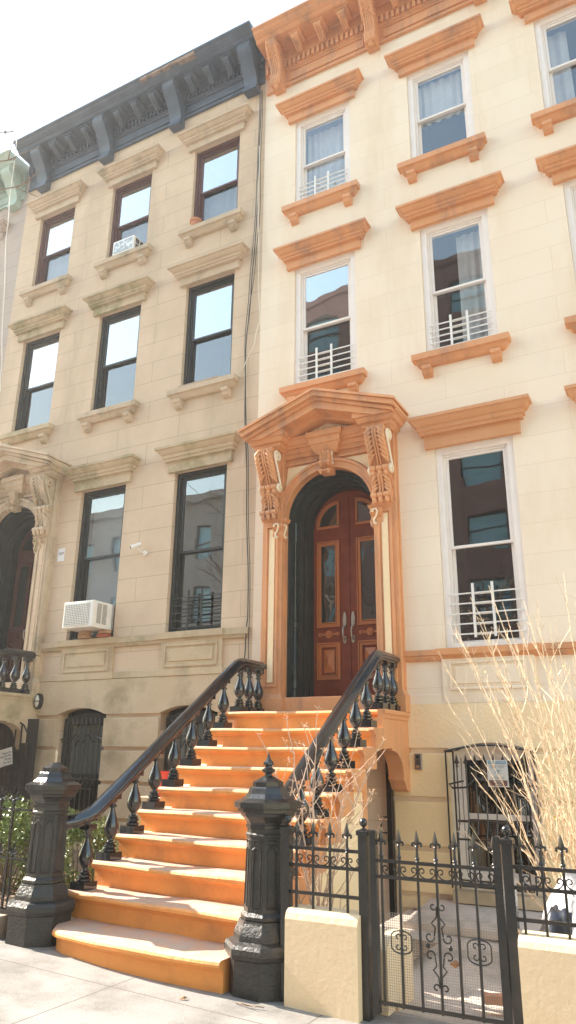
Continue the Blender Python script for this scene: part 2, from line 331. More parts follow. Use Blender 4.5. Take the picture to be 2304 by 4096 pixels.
CAP = [(0.0, 0.0), (0.05, 0.0), (0.05, 0.035), (0.075, 0.045), (0.075, 0.09), (0.10, 0.10), (0.125, 0.125), (0.14, 0.155), (0.17, 0.165), (0.17, 0.20), (0.0, 0.215)]
def lintel(parent, x0, x1, z, m, big=1.0, label=None):
    mb = MB(); fx0, fx1 = x0 - 0.12, x1 + 0.11
    fh = 0.15*big
    mb.box(fx0, fx1, -0.06, 0.005, z - 0.006, z + fh)
    mb.mould(fx0, fx1, -0.06, [(o, z + fh + h*big) for o, h in CAP], back=0.004)
    return mb.build('lintel', m, parent, label)
def sill(parent, x0, x1, z, m, label=None):
    mb = MB(); a, b = x0 - 0.08, x1 + 0.06
    mb.mould(a, b, -0.04, [(0.0, z-0.19), (0.02, z-0.18), (0.05, z-0.14), (0.065, z-0.10), (0.10, z-0.09), (0.10, z), (0.0, z+0.012)], back=0.0)
    for c in (a + 0.10, b - 0.10):
        mb.prism([(0.0, z-0.19), (-0.125, z-0.19), (-0.125, z-0.24), (-0.10, z-0.26), (-0.085, z-0.305), (-0.05, z-0.335), (0.0, z-0.345)], c - 0.065, c + 0.065, 'x')
    mb.box(x0 + 0.002, x1 - 0.002, 0.002, 0.2, z - 0.05, z + 0.004)
    return mb.build('sill', m, parent, label)
def curtain_mb(x0, x1, z0, z1, y, amp=0.014, per=0.13):
    mb = MB(); n = int((x1-x0)/0.02) + 2; pts = []
    for i in range(n):
        x = x0 + (x1-x0)*i/(n-1); pts.append((x, y + amp*sin(2*pi*x/per + 1.5*sin(7*x))))
    mb.loft([[(p[0], p[1], z0) for p in pts], [(p[0], p[1], (z0+z1)/2) for p in pts], [(p[0], p[1], z1) for p in pts]], caps=False, close=False); return mb

def window(parent, x0, x1, z0, z1, style, glass, inside, guard=None, lm=None, sm=None, mid=0.5, lbig=1.0, lowglass=None, lowscreen=False, label=None, wlabel=None):
    """double hung window; z0 and z1 are the masonry opening"""
    white = style is WHITE
    mb = MB(); cw = 0.085 if white else 0.055; y0 = 0.03 if white else 0.07
    mb.frame(x0+.002, x1-.002, z0+.002, z1-.002, cw, y0, y0+0.06)
    mb.frame(x0+cw+.002, x1-cw-.002, z0+.03, z1-cw-.002, 0.03, y0+0.035, y0+0.15)
    W_ = mb.build('window', style, parent, wlabel, bevel=0.004)
    if lm: lintel(W_, x0, x1, z1, lm, lbig)
    if sm: sill(W_, x0, x1, z0, sm)
    a, b = x0 + cw + .034, x1 - cw - .034; zt = z1 - cw - .034; zb = z0 + .062; zm = zb + (zt-zb)*mid
    r = 0.035
    s1 = MB().frame(a, b, zm-0.02, zt, r, y0+0.05, y0+0.085); s1.build('upper_sash', style, W_, bevel=0.003)
    s2 = MB().frame(a, b, zb, zm+0.03, r+.005, y0+0.10, y0+0.135, 0.06); s2.build('lower_sash', style if not lowscreen else SCREEN, W_, bevel=0.003)
    MB().pane(a+r-.01, b-r+.01, y0+0.067, zm, zt-r+.01).build('pane', glass, W_)
    MB().pane(a+r-.01, b-r+.01, y0+0.117, zb+0.05, zm).build('pane', lowglass or glass, W_)
    rm = MB(); Y1, Y2 = y0 + 0.152, y0 + 1.2
    rm.add([(x0, Y1, z0), (x1, Y1, z0), (x1, Y1, z1), (x0, Y1, z1), (x0, Y2, z0), (x1, Y2, z0), (x1, Y2, z1), (x0, Y2, z1)], [(0, 1, 5, 4), (1, 2, 6, 5), (2, 3, 7, 6), (3, 0, 4, 7), (4, 5, 6, 7)])
    rm.build('interior', ROOM if inside in ('curtain', 'drape') else DARK, W_)
    if inside == 'curtain': curtain_mb(a, b, zb, zt, y0+0.26).build('curtain', CURT, W_)
    if inside == 'half': curtain_mb(a + (b-a)*0.45, b, zb, zt, y0+0.26).build('curtain', CURT, W_)
    if inside == 'upper': curtain_mb(a, b, zm, zt, y0+0.2, 0.015).build('curtain', CURT, W_)
    if inside == 'drape':
        n = 14; P_ = []
        for k in range(n+1):
            t = k/n; P_.append((a + 0.1 + (b-a-0.12)*0.45*t, zt - 0.02)); 
        mbd = curtain_mb(a, a + (b-a)*0.38, zb, zt, y0+0.24); mbd.build('curtain', CURT, W_)
        curtain_mb(b - (b-a)*0.3, b, zb, zt, y0+0.24).build('curtain', CURT, W_)
    if inside == 'blind': MB().box(a, b, y0+0.2, y0+0.205, zb, zt).build('roller_blind', BLIND, W_)
    if inside == 'lower': curtain_mb(a, b, zb, zm, y0+0.22, 0.012, 0.3).build('curtain', BLIND, W_)
    if guard:
        gm, h, zo = guard; g = MB(); yy = y0 - 0.012; gx0, gx1 = x0 + cw*0.8, x1 - cw*0.8
        nb = 5
        for k in range(nb):
            zz = z0 + zo + h*(0.08 + 0.84*k/(nb-1)); g.box(gx0, gx1, yy-0.006, yy+0.006, zz-0.008, zz+0.008)
            g.box(gx0 + (gx1-gx0)*.35, gx0 + (gx1-gx0)*.62, yy+0.008, yy+0.014, zz-0.02, zz-0.008)
        for t in (0.35, 0.62):
            xx = gx0 + (gx1-gx0)*t; g.box(xx-0.016, xx+0.016, yy-0.02, yy-0.006, z0+zo, z0+zo+h*1.12)
        g.build('window_guard', gm, W_)
    return W_

# ------------------------------------------------------------------ cornice
def scroll_pts(c, r, turns, n, a0, flip=1):
    return [(c[0] + flip*r*(1 - 0.82*k/n)*cos(a0 + turns*2*pi*k/n), c[1] + r*(1 - 0.82*k/n)*sin(a0 + turns*2*pi*k/n)) for k in range(n+1)]

def cornice(house, x0, x1, zf, m, brackets, carved, soff=.68, worn=None, ends=(True, True), plain=False):
    mb = MB(); z = zf; sf = soff; D = 0.62
    prof = [(0.3, z), (-.05, z), (-.05, z+0.04), (-.03, z+0.05), (-.03, z+0.34), (-.055, z+0.35), (-.055, z+0.37), (-.075, z+0.38), (-.075, z+0.53), (-.11, z+0.54), (-.11, z+sf-.03), (-.14, z+sf),
        (-.44, z+sf+.005), (-.44, z+sf+.035), (-.455, z+sf+.04), (-.465, z+sf+.07), (-.50, z+sf+.085), (-.55, z+sf+.12), (-.575, z+sf+.16), (-.60, z+sf+.17), (-D, z+sf+.18), (-D, z+sf+.215), (0.3, z+sf+.25)]
    mb.prism(prof, x0, x1, 'x')
    C = mb.build('cornice', m, house)
    xs = brackets
    # dentils
    dn = MB(); x = x0 + 0.02
    while x < x1:
        dn.box(x, x+0.05, -0.115, -0.07, z+0.39, z+0.525); x += 0.094
    dn.build('dentil_course', m, C)
    for i in range(len(xs)-1):
        a, b = xs[i] + 0.18, xs[i+1] - 0.18
        MB().frame(a, b, z+0.09, z+0.33, 0.025, -0.055, -0.028).build('frieze_panel', m, C, bevel=0.004)
        for t in (0.25, 0.5, 0.75):
            xx = xs[i] + (xs[i+1]-xs[i])*t
            md = MB(); md.mould(xx-0.08, xx+0.08, -0.36, [(0.0, z+sf-.07), (0.025, z+sf-.045), (0.035, z+sf-.04), (0.035, z+sf+.002)], back=-0.10)
            zz0 = z+sf-.06
            md.prism([(-0.10, zz0), (-0.37, zz0), (-0.385, zz0-.03), (-0.36, zz0-.075), (-0.31, zz0-.09), (-0.25, zz0-.12), (-0.2, zz0-.17), (-0.15, zz0-.195), (-0.10, zz0-.18)], xx-0.06, xx+0.06, 'x')
            for k in range(3):
                xk = xx - 0.04 + 0.04*k
                md.tube([(xk, -0.385, zz0-.02), (xk, -0.37, zz0-.07), (xk, -0.31, zz0-.095), (xk, -0.25, zz0-.125), (xk, -0.2, zz0-.175), (xx, -0.14, zz0-.205)], [.018, .024, .02, .02, .018, .01], 6)
            md.tube([(xx-0.07, -0.365, zz0-.035), (xx+0.07, -0.365, zz0-.035)], 0.034, 8)
            md.build('modillion', m, C, smooth=50)
    for xx in xs:
        bk = MB(); w = 0.135
        if carved:
            w = 0.10
            z_ = z; z = z + sf - .60
            prof = [(-0.03, z+0.60), (-0.43, z+0.60), (-0.445, z+0.52), (-0.41, z+0.44), (-0.34, z+0.36), (-0.26, z+0.20), (-0.21, z+0.05), (-0.21, z-0.06), (-0.24, z-0.12), (-0.22, z-0.20), (-0.15, z-0.27), (-0.08, z-0.29), (0.004, z-0.28)]
            bk.prism(prof, xx-w, xx+w, 'x')
            fr = prof[1:12]
            for k in range(5):
                u = -0.075 + 0.0375*k
                bk.tube([(xx+u, p[0]-0.004, p[1]) for p in fr], [.012, .026, .022, .02, .016, .014, .018, .024, .022, .018, .008], 6)
            for k in range(4):
                for s_ in (-1, 1):
                    bk.tube([(xx+s_*0.02, -0.41+0.035*k, z+0.54-0.07*k), (xx+s_*0.07, -0.45+0.04*k, z+0.49-0.07*k), (xx+s_*0.112, -0.38+0.04*k, z+0.41-0.07*k)], [.012, .026, .010], 6)
                bk.sphere((xx-0.075+0.05*k, -0.235, z-0.10), 0.034, 8)
            for s_ in (-1, 1):
                sp = scroll_pts((-0.34, z+0.49), 0.085, 1.6, 18, pi/2); bk.tube([(xx+s_*w, p[0], p[1]) for p in sp], .014, 5)
            bk.tube([(xx-w, -0.20, z-0.22), (xx+w, -0.20, z-0.22)], 0.04, 8); bk.sphere((xx, -0.17, z-0.27), 0.05, 8); z = z_
        else:
            n = 16; fr = []
            for k in range(n+1):
                t = k/n; yy = -0.43 + 0.30*(0.5 - 0.5*cos(pi*min(1, t*1.15))) - 0.04*sin(pi*min(1, t*3)) - 0.05*max(0, t-0.8)/0.2
                fr.append((yy, z+sf - (sf+.20)*t))
            bk.prism([(0.003, z+sf)] + fr + [(0.003, z-0.20)], xx-w, xx+w, 'x')
            for s_ in (-1, 1):
                sp = scroll_pts((-0.30, z+sf-.20), 0.10, 1.6, 16, pi/2); bk.tube([(xx+s_*w, p[0], p[1]) for p in sp], .013, 5)
        bk.mould(xx-w-0.01, xx+w+0.01, -0.50, [(0.0, z+0.57), (0.03, z+0.60)], back=-0.12) if False else None
        bk.build('bracket', m, C, smooth=45)
    if worn:
        wb = MB()
        rnd = random.Random(3)
        for a, b in worn:
            x = a
            while x < b:
                w = rnd.uniform(0.12, 0.3); hh = rnd.uniform(0.05, 0.13); zo = rnd.uniform(0.0, 0.05)
                wb.box(x, x+w, -0.604-rnd.uniform(0, .006), -0.50, z+sf+.17-hh*.6, z+sf+.175); x += w*rnd.uniform(.8, 1.1)
        wb.build('rotted_fascia', RUST, C)
    return C

def roof_body(house, x0, x1, zt, m):
    MB().add([(x0, 0.3, zt), (x1, 0.3, zt), (x1, 12, zt), (x0, 12, zt)], [(0, 1, 2, 3)]).build('roof', ROOFM, house)
    MB().add([(x0, 12, -.5), (x1, 12, -.5), (x1, 12, zt), (x0, 12, zt)], [(0, 1, 2, 3)]).build('rear_wall', m, house)
    MB().add([(x0, 0, -.5), (x0, 12, -.5), (x0, 12, zt), (x0, 0.0, zt)], [(0, 1, 2, 3)]).add([(x1, 0, -.5), (x1, 12, -.5), (x1, 12, zt), (x1, 0.0, zt)], [(0, 1, 2, 3)]).build('side_wall', m, house)

def basement_blocks(mb, spans, zs, y=-0.035, gap=0.045, arch=None):
    for a, b in spans:
        for i in range(len(zs)-1):
            mb.prism([(0.0, zs[i]), (y+.008, zs[i]), (y, zs[i]+.008), (y, zs[i+1]-gap-.008), (y+.008, zs[i+1]-gap), (0.0, zs[i+1]-gap)], a, b, 'x')

def seg_arch(mb, x0, x1, z0, rise, zt, y0, y1, n=14):
    """masonry between a segmental arch (springing z0) and the level zt"""
    cx = (x0+x1)/2; w = (x1-x0)/2; r = (w*w + rise*rise)/(2*rise); cz = z0 + rise - r
    pts = [(x0 + (x1-x0)*k/n, cz + sqrt(max(0, r*r - (x0 + (x1-x0)*k/n - cx)**2))) for k in range(n+1)]
    for k in range(n):
        (a, za), (b, zb) = pts[k], pts[k+1]
        mb.add([(a, y0, za), (b, y0, zb), (b, y0, zt), (a, y0, zt), (a, y1, za), (b, y1, zb)], [(0, 1, 2, 3), (0, 1, 5, 4)])

# ------------------------------------------------------------------ portico with consoles, pediment and door
def console(parent, cx, w, zt, zb, yt, yb, m, mv, small=False):
    h = zt - zb; mb = MB()
    prof = [(-0.03, zt), (yt, zt), (yt-0.02, zt-0.10*h), (yt+0.06*abs(yt), zt-0.22*h), (yb-0.07, zt-0.45*h), (yb-0.03, zt-0.54*h), (yb-0.08, zt-0.60*h), (yb-0.06, zt-0.66*h), (yb, zt-0.78*h), (yb-0.01, zt-0.88*h), (yb-0.04, zt-0.93*h), (yb, zb), (-0.03, zb)]
    mb.prism(prof, cx-w*0.42, cx+w*0.42, 'x'); fr = prof[1:12]
    ys = lambda t: max(p[0] for p in [prof[1]]) if False else None
    def yat(t):                                   # front of the body at the height fraction t
        zz = zt - t*h
        for i in range(1, 11):
            (ya, za), (yb2, zb2) = prof[i], prof[i+1]
            if zb2 <= zz <= za: return ya + (yb2-ya)*((za-zz)/max(1e-6, za-zb2))
        return yb
    if small:
        for k in range(4):
            u = (-0.5 + (k+0.5)/4)*w*0.86
            mb.tube([(cx+u*(1-0.25*i/10.), p[0], p[1]) for i, p in enumerate(fr)], [x*w for x in (.05, .085, .07, .06, .05, .09, .07, .05, .05, .08, .03)], 6)
    else:
        for (t0, t1, nl, sc) in ((.02, .50, 7, 1.0), (.64, .88, 4, .72)):
            mid = [t0 + (t1-t0)*k/6 for k in range(7)]
            for u in (-.035, .035): mb.tube([(cx+u*w*2, yat(t)-.022, zt-t*h) for t in mid], [w*x for x in (.04, .07, .07, .06, .055, .05, .04)], 6)
            for k in range(nl):
                for s_ in (-1, 1):
                    t = t0 + (t1-t0)*(.02 + .80*k/nl)
                    P3 = [(cx+s_*w*.10, yat(t)-.012, zt-t*h), (cx+s_*w*.24, yat(t+.03)-.035, zt-(t+.03)*h), (cx+s_*w*.38, yat(t+.08)-.03, zt-(t+.085)*h), (cx+s_*w*.47, yat(t+.13)+.0, zt-(t+.15)*h)]
                    mb.tube(P3, [.03*w*sc, .085*w*sc, .10*w*sc, .02*w], 6)
                    mb.tube([(cx+s_*w*.44, yat(t)+.03, zt-(t+.03)*h), (cx+s_*w*.46, yat(t)+.09, zt-(t+.06)*h), (cx+s_*w*.45, min(-.05, yat(t)+.15), zt-(t+.12)*h)], [.02*w, .06*w*sc, .015*w], 5)
    for zz, rr in ((0.555, .145), (0.925, .125)):
        yy = yat(zz) - .035
        for k in range(3 if not small else 2):
            nn = 3 if not small else 2; xk = cx + (-0.30 + 0.60*k/(nn-1))*w
            mb.tube([(xk-.13*w, yy, zt-zz*h), (xk+.13*w, yy, zt-zz*h)], rr*w, 12)
            mb.sphere((xk, yy+.005, zt-(zz+.055)*h), .115*w, 8, (1, 1, 1.7))
        mb.tube([(cx-.45*w, yy, zt-zz*h), (cx+.45*w, yy, zt-zz*h)], rr*w*.62, 10)
    C = mb.build('console', m, parent, smooth=60)
    # flat S scroll on the side faces
    for s_ in ((1,) if small else (1, -1)):
        X = cx + s_*(w*0.42 + (0.022 if not small else 0.006)); sv = MB()
        R1, R2 = 0.085*h, 0.06*h
        cA = (yt + 0.035 + R1, zt - 0.115*h); cB = (yb + .03 - R2, zt - 0.56*h)
        P1 = [(cA[0] + R1*(.28+.72*k/14)*cos(pi - 2.7*pi*(1-k/14)), cA[1] + R1*(.28+.72*k/14)*sin(pi - 2.7*pi*(1-k/14))) for k in range(15)]
        P2 = [(cB[0] + R2*(1-.7*k/14)*cos(-2.5*pi*k/14), cB[1] + R2*(1-.7*k/14)*sin(-2.5*pi*k/14)) for k in range(15)]
        pts = P1 + P2; rings = []
        for i, p in enumerate(pts):
            rr = 0.020 + 0.012*(abs(i-14.5)/14.5); rr *= h/1.03*1.15 if not small else 0.6
            rings.append((X, p[0], p[1]))
        sv.tube(rings, [(0.019 + 0.012*min(1, abs(i-14.5)/8))*(h/1.0 if not small else 0.45) for i in range(len(pts))], 6)
        if small: pass
        sv.build('scroll', mv, C, smooth=60)
    return C

def chevron(mb, xc, hw, ztip, zap, th, y0, y1):
    mb.prism([(xc-hw, ztip), (xc, zap), (xc+hw, ztip), (xc+hw, ztip-th), (xc, zap-th), (xc-hw, ztip-th)], y0, y1, 'y')

def portico(house, xc, dz, m, mp, mv, door_m, door_hl, trim_black, detailed=True):
    R_ = 0.68; zc = 4.87 + dz; zs = 2.37 + dz
    mb = MB()
    # back plate with arch
    n = 24; hw = 1.03
    pts = [(xc + R_*cos(pi*k/n), zc + R_*sin(pi*k/n)) for k in range(n+1)]
    zt = zc + 1.3
    for k in range(n):
        (a, za), (b, zb) = pts[k], pts[k+1]
        mb.add([(a, -.05, za), (b, -.05, zb), (b, -.05, zt), (a, -.05, zt), (a, .3, za), (b, .3, zb)], [(0, 1, 2, 3), (0, 1, 5, 4)])
    for s_ in (-1, 1):
        xa, xb = sorted((xc + s_*R_, xc + s_*hw)); mb.box(xa, xb, -.05, .3, zs-0.22, zt)
    # arch rings
    mb.arc_band(xc, zc, R_, R_+0.10, -.10, -.048); mb.arc_band(xc, zc, R_+0.10, R_+0.135, -.125, -.048); mb.arc_band(xc, zc, R_, R_+.03, -.11, -.098)
    for s_ in (-1, 1):
        xa, xb = sorted((xc + s_*(R_+0.0), xc + s_*(R_+.12))); 
    # entablature between the consoles
    mb.mould(xc-0.72, xc+0.72, -.05, [(0, zc+0.93), (.03, zc+0.93), (.03, zc+0.99), (.05, zc+1.0), (.07, zc+1.05), (.10, zc+1.06), (.10, zc+1.10), (.12, zc+1.11), (.15, zc+1.16), (.15, zc+1.22), (0, zc+1.23)])
    P_ = mb.build('portico', m, house, smooth=30)
    # spandrel panels
    sp = MB()
    for s_ in (-1, 1):
        r2 = R_ + 0.15; xo = xc + s_*0.70; poly = [(xo, zc+0.825)]
        k0 = 12
        a_end = math.acos(0.70/r2); a_st = math.asin(min(1, 0.80/r2))
        for k in range(k0+1):
            a = a_end + (a_st - a_end)*k/k0; poly.append((xc + s_*r2*cos(a), zc + r2*sin(a)))
        cgx = sum(p[0] for p in poly)/len(poly); cgz = sum(p[1] for p in poly)/len(poly)
        inner = [(xo - s_*0.045, zc+0.80)] + [(p[0]*0.93 + (xo-s_*.06)*0.07, p[1]*0.93 + (zc+.79)*0.07) for p in poly[1:]]
        MB().prism(inner, -.062, -.048, 'y').build('spandrel_panel', mp, P_)
    for s_ in (-1, 1):
        sf = MB(); xo = xc + s_*0.72
        sf.box(min(xo, xo-s_*.035), max(xo, xo-s_*.035), -.085, -.05, zc+.38, zc+.86); sf.box(min(xo-s_*.035, xc+s_*.17), max(xo-s_*.035, xc+s_*.17), -.085, -.05, zc+.825, zc+.86)
        sf.build('spandrel_frame', m, P_)
    # pilasters
    for s_ in (-1, 1):
        a, b = (xc-1.02, xc-0.70) if s_ < 0 else (xc+0.70, xc+1.02)
        pl = MB(); pl.box(a, b, -.14, -.048, zs, zc+1.02)
        pl.mould(a, b, -.14, [(0.055, zs-.22), (0.055, zs-.02), (.03, zs), (.015, zs+.03), (0, zs+.05)], back=-.0)
        pl.frame(a+.055, b-.055, zs+.14, zc-.08, .035, -.165, -.139)
        pl.mould(a+.0, b-.0, -.14, [(0.0, zc-.02), (.02, zc), (.02, zc+.02), (0, zc+.03)])
        q = pl.build('pilaster', m, P_, bevel=0.004)
        MB().box(a+.115, b-.115, -.150, -.139, zs+.20, zc-.14).build('panel', mp, q)
        cx = (a+b)/2
        console(P_, cx, 0.30, zc+1.03, zc+.0, -.42, -.20, m, mv)
        # block over console
        bl = MB(); bl.mould(cx-.17, cx+.17, -.30, [(.0, zc+1.02), (.03, zc+1.05), (.05, zc+1.06), (.05, zc+1.11), (.09, zc+1.12), (.12, zc+1.18), (.15, zc+1.19), (.15, zc+1.27), (0.0, zc+1.28)], back=-.02)
        bl.build('capital', m, P_)
    # keystone console
    kb = MB(); kb.mould(xc-.15, xc+.15, -.12, [(0, zc+.90), (.02, zc+.92), (.05, zc+.97), (.08, zc+1.03), (.10, zc+1.04), (.10, zc+1.13), (.13, zc+1.14), (.13, zc+1.22), (0, zc+1.23)], back=-.05)
    kb.build('keystone_cap', m, P_)
    console(P_, xc+.01, 0.20, zc+.91, zc+.58, -.22, -.14, m, mv, small=True)
    # impost brackets
    for s_ in (-1, 1):
        x = xc + s_*(R_ + .075)
        ib = MB(); ib.mould(x-.09, x+.09, -.12, [(0, zc-.06), (.03, zc-.04), (.045, zc-.0), (.0, zc+.01)], back=-.03)
        ib.prism([(-.04, zc-.05), (-.19, zc-.06), (-.20, zc-.12), (-.15, zc-.17), (-.17, zc-.22), (-.13, zc-.30), (-.04, zc-.33)], x-.085, x+.085, 'x')
        q = ib.build('impost_bracket', m, P_, smooth=40)
        sc = MB()
        for e in (-1, 1):
            xx = x + e*.088
            sc.tube([(xx, -.15, zc-.11), (xx, -.12, zc-.085), (xx, -.085, zc-.10), (xx, -.085, zc-.14), (xx, -.12, zc-.19), (xx, -.14, zc-.24), (xx, -.115, zc-.28), (xx, -.085, zc-.27)], [.02, .016, .016, .016, .013, .013, .018, .022], 6)
        # face scroll
        sc.tube([(x-.05, -.205, zc-.12), (x-.03, -.21, zc-.085), (x+.01, -.21, zc-.085), (x+.025, -.205, zc-.12), (x-.0, -.18, zc-.17), (x-.035, -.18, zc-.22), (x-.03, -.18, zc-.27), (x+.0, -.165, zc-.28)], [.022, .017, .016, .015, .013, .014, .018, .024], 6)
        sc.build('scroll', mv, q, smooth=60)
    # pediment
    zt_, za = zc+1.30, zc+1.71; hw2 = 1.21
    pd = MB()
    chevron(pd, xc, hw2, zt_+.02, za+.02, .035, -.60, 0.0); chevron(pd, xc, hw2-.022, zt_-.015, za-.015, .07, -.57, 0.0)
    chevron(pd, xc, hw2-.062, zt_-.085, za-.085, .05, -.52, 0.0)
    pd.prism([(xc-hw2+.1, zt_-.13), (xc, za-.135), (xc, za-.25), (xc-hw2+.34, zt_-.13)], -.48, 0.0, 'y'); pd.prism([(xc+hw2-.1, zt_-.13), (xc, za-.135), (xc, za-.25), (xc+hw2-.34, zt_-.13)], -.48, 0.0, 'y')
    pd.prism([(xc-.72, zc+1.22), (xc, za-.245), (xc, za-.33), (xc-.5, zc+1.22)], -.30, 0.0, 'y'); pd.prism([(xc+.72, zc+1.22), (xc, za-.245), (xc, za-.33), (xc+.5, zc+1.22)], -.30, 0.0, 'y')
    pd.build('pediment', m, P_)
    MB().prism([(xc-.55, zc+1.2), (xc+.55, zc+1.2), (xc, zc+1.2+.26)], -.10, -.05, 'y').build('tympanum', mp, P_)
    sk = MB(); rnd = random.Random(11)
    for k in range(46):
        x = xc - .5 + k*.0222; 
        if abs(x-xc) < 0.05: pass
        y = rnd.uniform(-.22, -.12); sk.tube([(x, y, zc+1.21), (x+rnd.uniform(-.02, .02), y+rnd.uniform(-.02, .02), zc+1.21+rnd.uniform(.06, .10))], .0025, 3)
    sk.build('bird_spikes', MESH, P_)
    # black door surround
    Rb = 0.72; sb = MB(); nseg = 24
    sb.arc_band(xc, zc, R_-.001, R_+.05, 0.02, .10); 
    for (ra, rb, ya, yb_) in ((.64, .74, .10, .20), (.60, .74, .22, .34), (.575, .74, .36, .46), (.56, .74, .48, .60)):
        sb.arc_band(xc, zc, ra, rb, ya, yb_)
        for s_ in (-1, 1):
            xa, xb = sorted((xc + s_*ra, xc + s_*rb)); sb.box(xa, xb, ya, yb_, zs, zc)
    for s_ in (-1, 1):
        xa, xb = sorted((xc + s_*.66, xc + s_*.74)); sb.box(xa, xb, .0, .62, zs, zc); sb.arc_band(xc, zc, .70, .80, 0.0, .62)
        # jamb panels and colonnette
        xj = xc + s_*.60
        sb.lathe([(.03, 0), (.03, .12), (.045, .14), (.045, .22), (.03, .26), (.038, .30), (.038, .42), (.045, .44), (.022, .48), (.02, .95), (.035, .97), (.035, 1.03), (.02, 1.05), (.018, 2.2), (.034, 2.25), (.04, 2.33), (.03, 2.4), (.03, 2.5)], (xc + s_*.625, .13, zs), 10)
        for zz in (zs+.25, zs+1.05, zs+1.85):
            sb.frame(0, 0, 0, 0, 0, 0, 0) if False else None
            sb.box(xc + s_*.655 - .006, xc + s_*.655 + .006, .24, .26, zz, zz+.6)
    sb.build('door_surround', trim_black, P_, smooth=30)
    # door leaves
    D = MB(); yd = 0.60
    poly = [(xc-.70, zs), (xc+.70, zs)] + [(xc + .70*cos(pi*k/20), zc + .70*sin(pi*k/20)) for k in range(21)]
    D.prism(poly, yd, yd+.05, 'y'); D.box(xc-.022, xc+.022, yd-.015, yd+.001, zs, zc+.68)
    DD = D.build('door', door_m, P_)
    for s_ in (-1, 1):
        xi, xo = xc + s_*.135, xc + s_*.50
        a, b = min(xi, xo), max(xi, xo)
        fr = MB()
        def ring(x0, x1, z0, z1):
            fr.frame(x0, x1, z0, z1, .018, yd-.03, yd+.0); fr.frame(x0+.022, x1-.022, z0+.022, z1-.022, .028, yd-.018, yd+.0); fr.frame(x0+.054, x1-.054, z0+.054, z1-.054, .014, yd-.03, yd+.0)
        ring(a, b, zs+.28, zs+.80); ring(a, b, zs+1.02, zs+2.30)
        # quarter arch light
        r1 = .47
        for (ra, rb, yy) in ((r1-.018, r1, yd-.03), (r1-.05, r1-.022, yd-.018)):
            fr.arc_band(xi if s_ > 0 else xi, zc+.05, ra-.1, rb-.1, yy, yd, 0 if s_ > 0 else pi/2, pi/2 if s_ > 0 else pi, 10)
        fr.box(min(xi, xi+s_*.03), max(xi, xi+s_*.03), yd-.03, yd, zc+.05, zc+.42); fr.box(a, b, yd-.03, yd, zc+.0, zc+.035)
        # roundels
        zm = zs + .92; cxr = (a+b)/2
        rr = MB()
        def disc(x, r):
            for q_, y_ in ((r, .012), (r*.75, .022), (r*.35, .03)):
                rr.prism([(x + q_*cos(2*pi*k/14), zm + q_*sin(2*pi*k/14)) for k in range(14)], yd-y_, yd, 'y')
        disc(cxr, .058); disc(a+.04, .03); disc(b-.04, .03); rr.box(a+.05, b-.05, yd-.012, yd, zm-.014, zm+.014)
        fr.build('door_moulding', door_hl, DD, bevel=0.003); rr.build('roundel_band', door_m if not detailed else WOODL, DD, smooth=30)
        # raised pyramid panel
        pz = MB(); x0_, x1_, z0_, z1_ = a+.10, b-.10, zs+.38, zs+.70; cx_, cz_ = (x0_+x1_)/2, (z0_+z1_)/2
        pz.add([(x0_, yd-.005, z0_), (x1_, yd-.005, z0_), (x1_, yd-.005, z1_), (x0_, yd-.005, z1_), (cx_, yd-.045, cz_-.03), (cx_, yd-.045, cz_+.03)], [(0, 1, 4), (1, 2, 5, 4), (2, 3, 5), (3, 0, 4, 5)])
        pz.build('raised_panel', door_hl, DD)
        g = MB(); g.pane(a+.06, b-.06, yd-.009, zs+1.08, zs+2.24)
        g.prism([(xi + s_*.01, zc+.04)] + [(xi + s_*(.325*cos(pi/2*k/8)), zc+.05 + .325*sin(pi/2*k/8)) for k in range(9)] + [(xi + s_*.01, zc+.38)], yd-.006, yd-.0055, 'y')
        g.build('door_glass', GDOOR, DD)
        g2 = MB(); g2.box(a+.07, b-.07, yd-.004, yd-.001, zs+1.09, zs+2.23); g2.build('dark_lining', DARK, DD)
        # handle
        hx = xc + s_*.065; hz = zs + .93; hb = MB()
        for (zc_, rz_) in ((hz+.17, .125), (hz-.10, .055)):
            hb.prism([(hx + .028*cos(2*pi*k/16), zc_ + rz_*sin(2*pi*k/16)) for k in range(16)], yd-.022, yd-.0, 'y')
        hb.tube([(hx, yd-.02, hz+.07), (hx, yd-.075, hz+.06), (hx, yd-.085, hz), (hx, yd-.07, hz-.07), (hx, yd-.02, hz-.11)], [.012, .013, .014, .013, .011], 8)
        hb.sphere((hx, yd-.04, hz+.085), .02, 8)
        hb.build('door_handle', BRASS, DD, smooth=50)
    # threshold step
    MB().box(xc-.70, xc+.70, -.16, .60, zs-.22, zs-.004).build('threshold', m, P_, bevel=0.01)
    return P_

# ================================================================== cream house
HX0, HX1 = -5.42, 1.3
house = empty('row_house', (-2.0, 0, 0), 'cream painted row house with terracotta orange trim and arched double door', 'house', 'row houses')
cols2 = {'A': (-4.80, -3.77), 'B': (-2.75, -1.73), 'C': (-0.73, 0.28)}
cols1 = {'A': (-4.79, -3.73), 'B': (-2.67, -1.66), 'C': (-0.62, 0.40)}
wm = MB(); ops = []
for k in 'ABC': ops.append((*cols2[k], 10.40, 12.25)); ops.append((*cols1[k], 7.00, 9.18))
ops.append((-2.63, -1.60, 2.885, 5.58)); ops.append((-0.60, 0.42, 2.885, 5.58))
ops.append((-4.90, -3.46, 2.2, 5.62)); ops.append((-2.66, -1.66, 0.30, 1.84)); ops.append((-0.62, 0.40, 0.30, 1.84))
wall_grid(wm, HX0, HX1, -0.6, 14.1, 0.0, ops, 0.28)
wm.build('wall', CREAM, house)
# plain lower zones
bz = MB()
bz.box(-3.16, HX1, -0.03, 0.002, 1.76, 2.25)
bs = MB(); 
lw = MB()
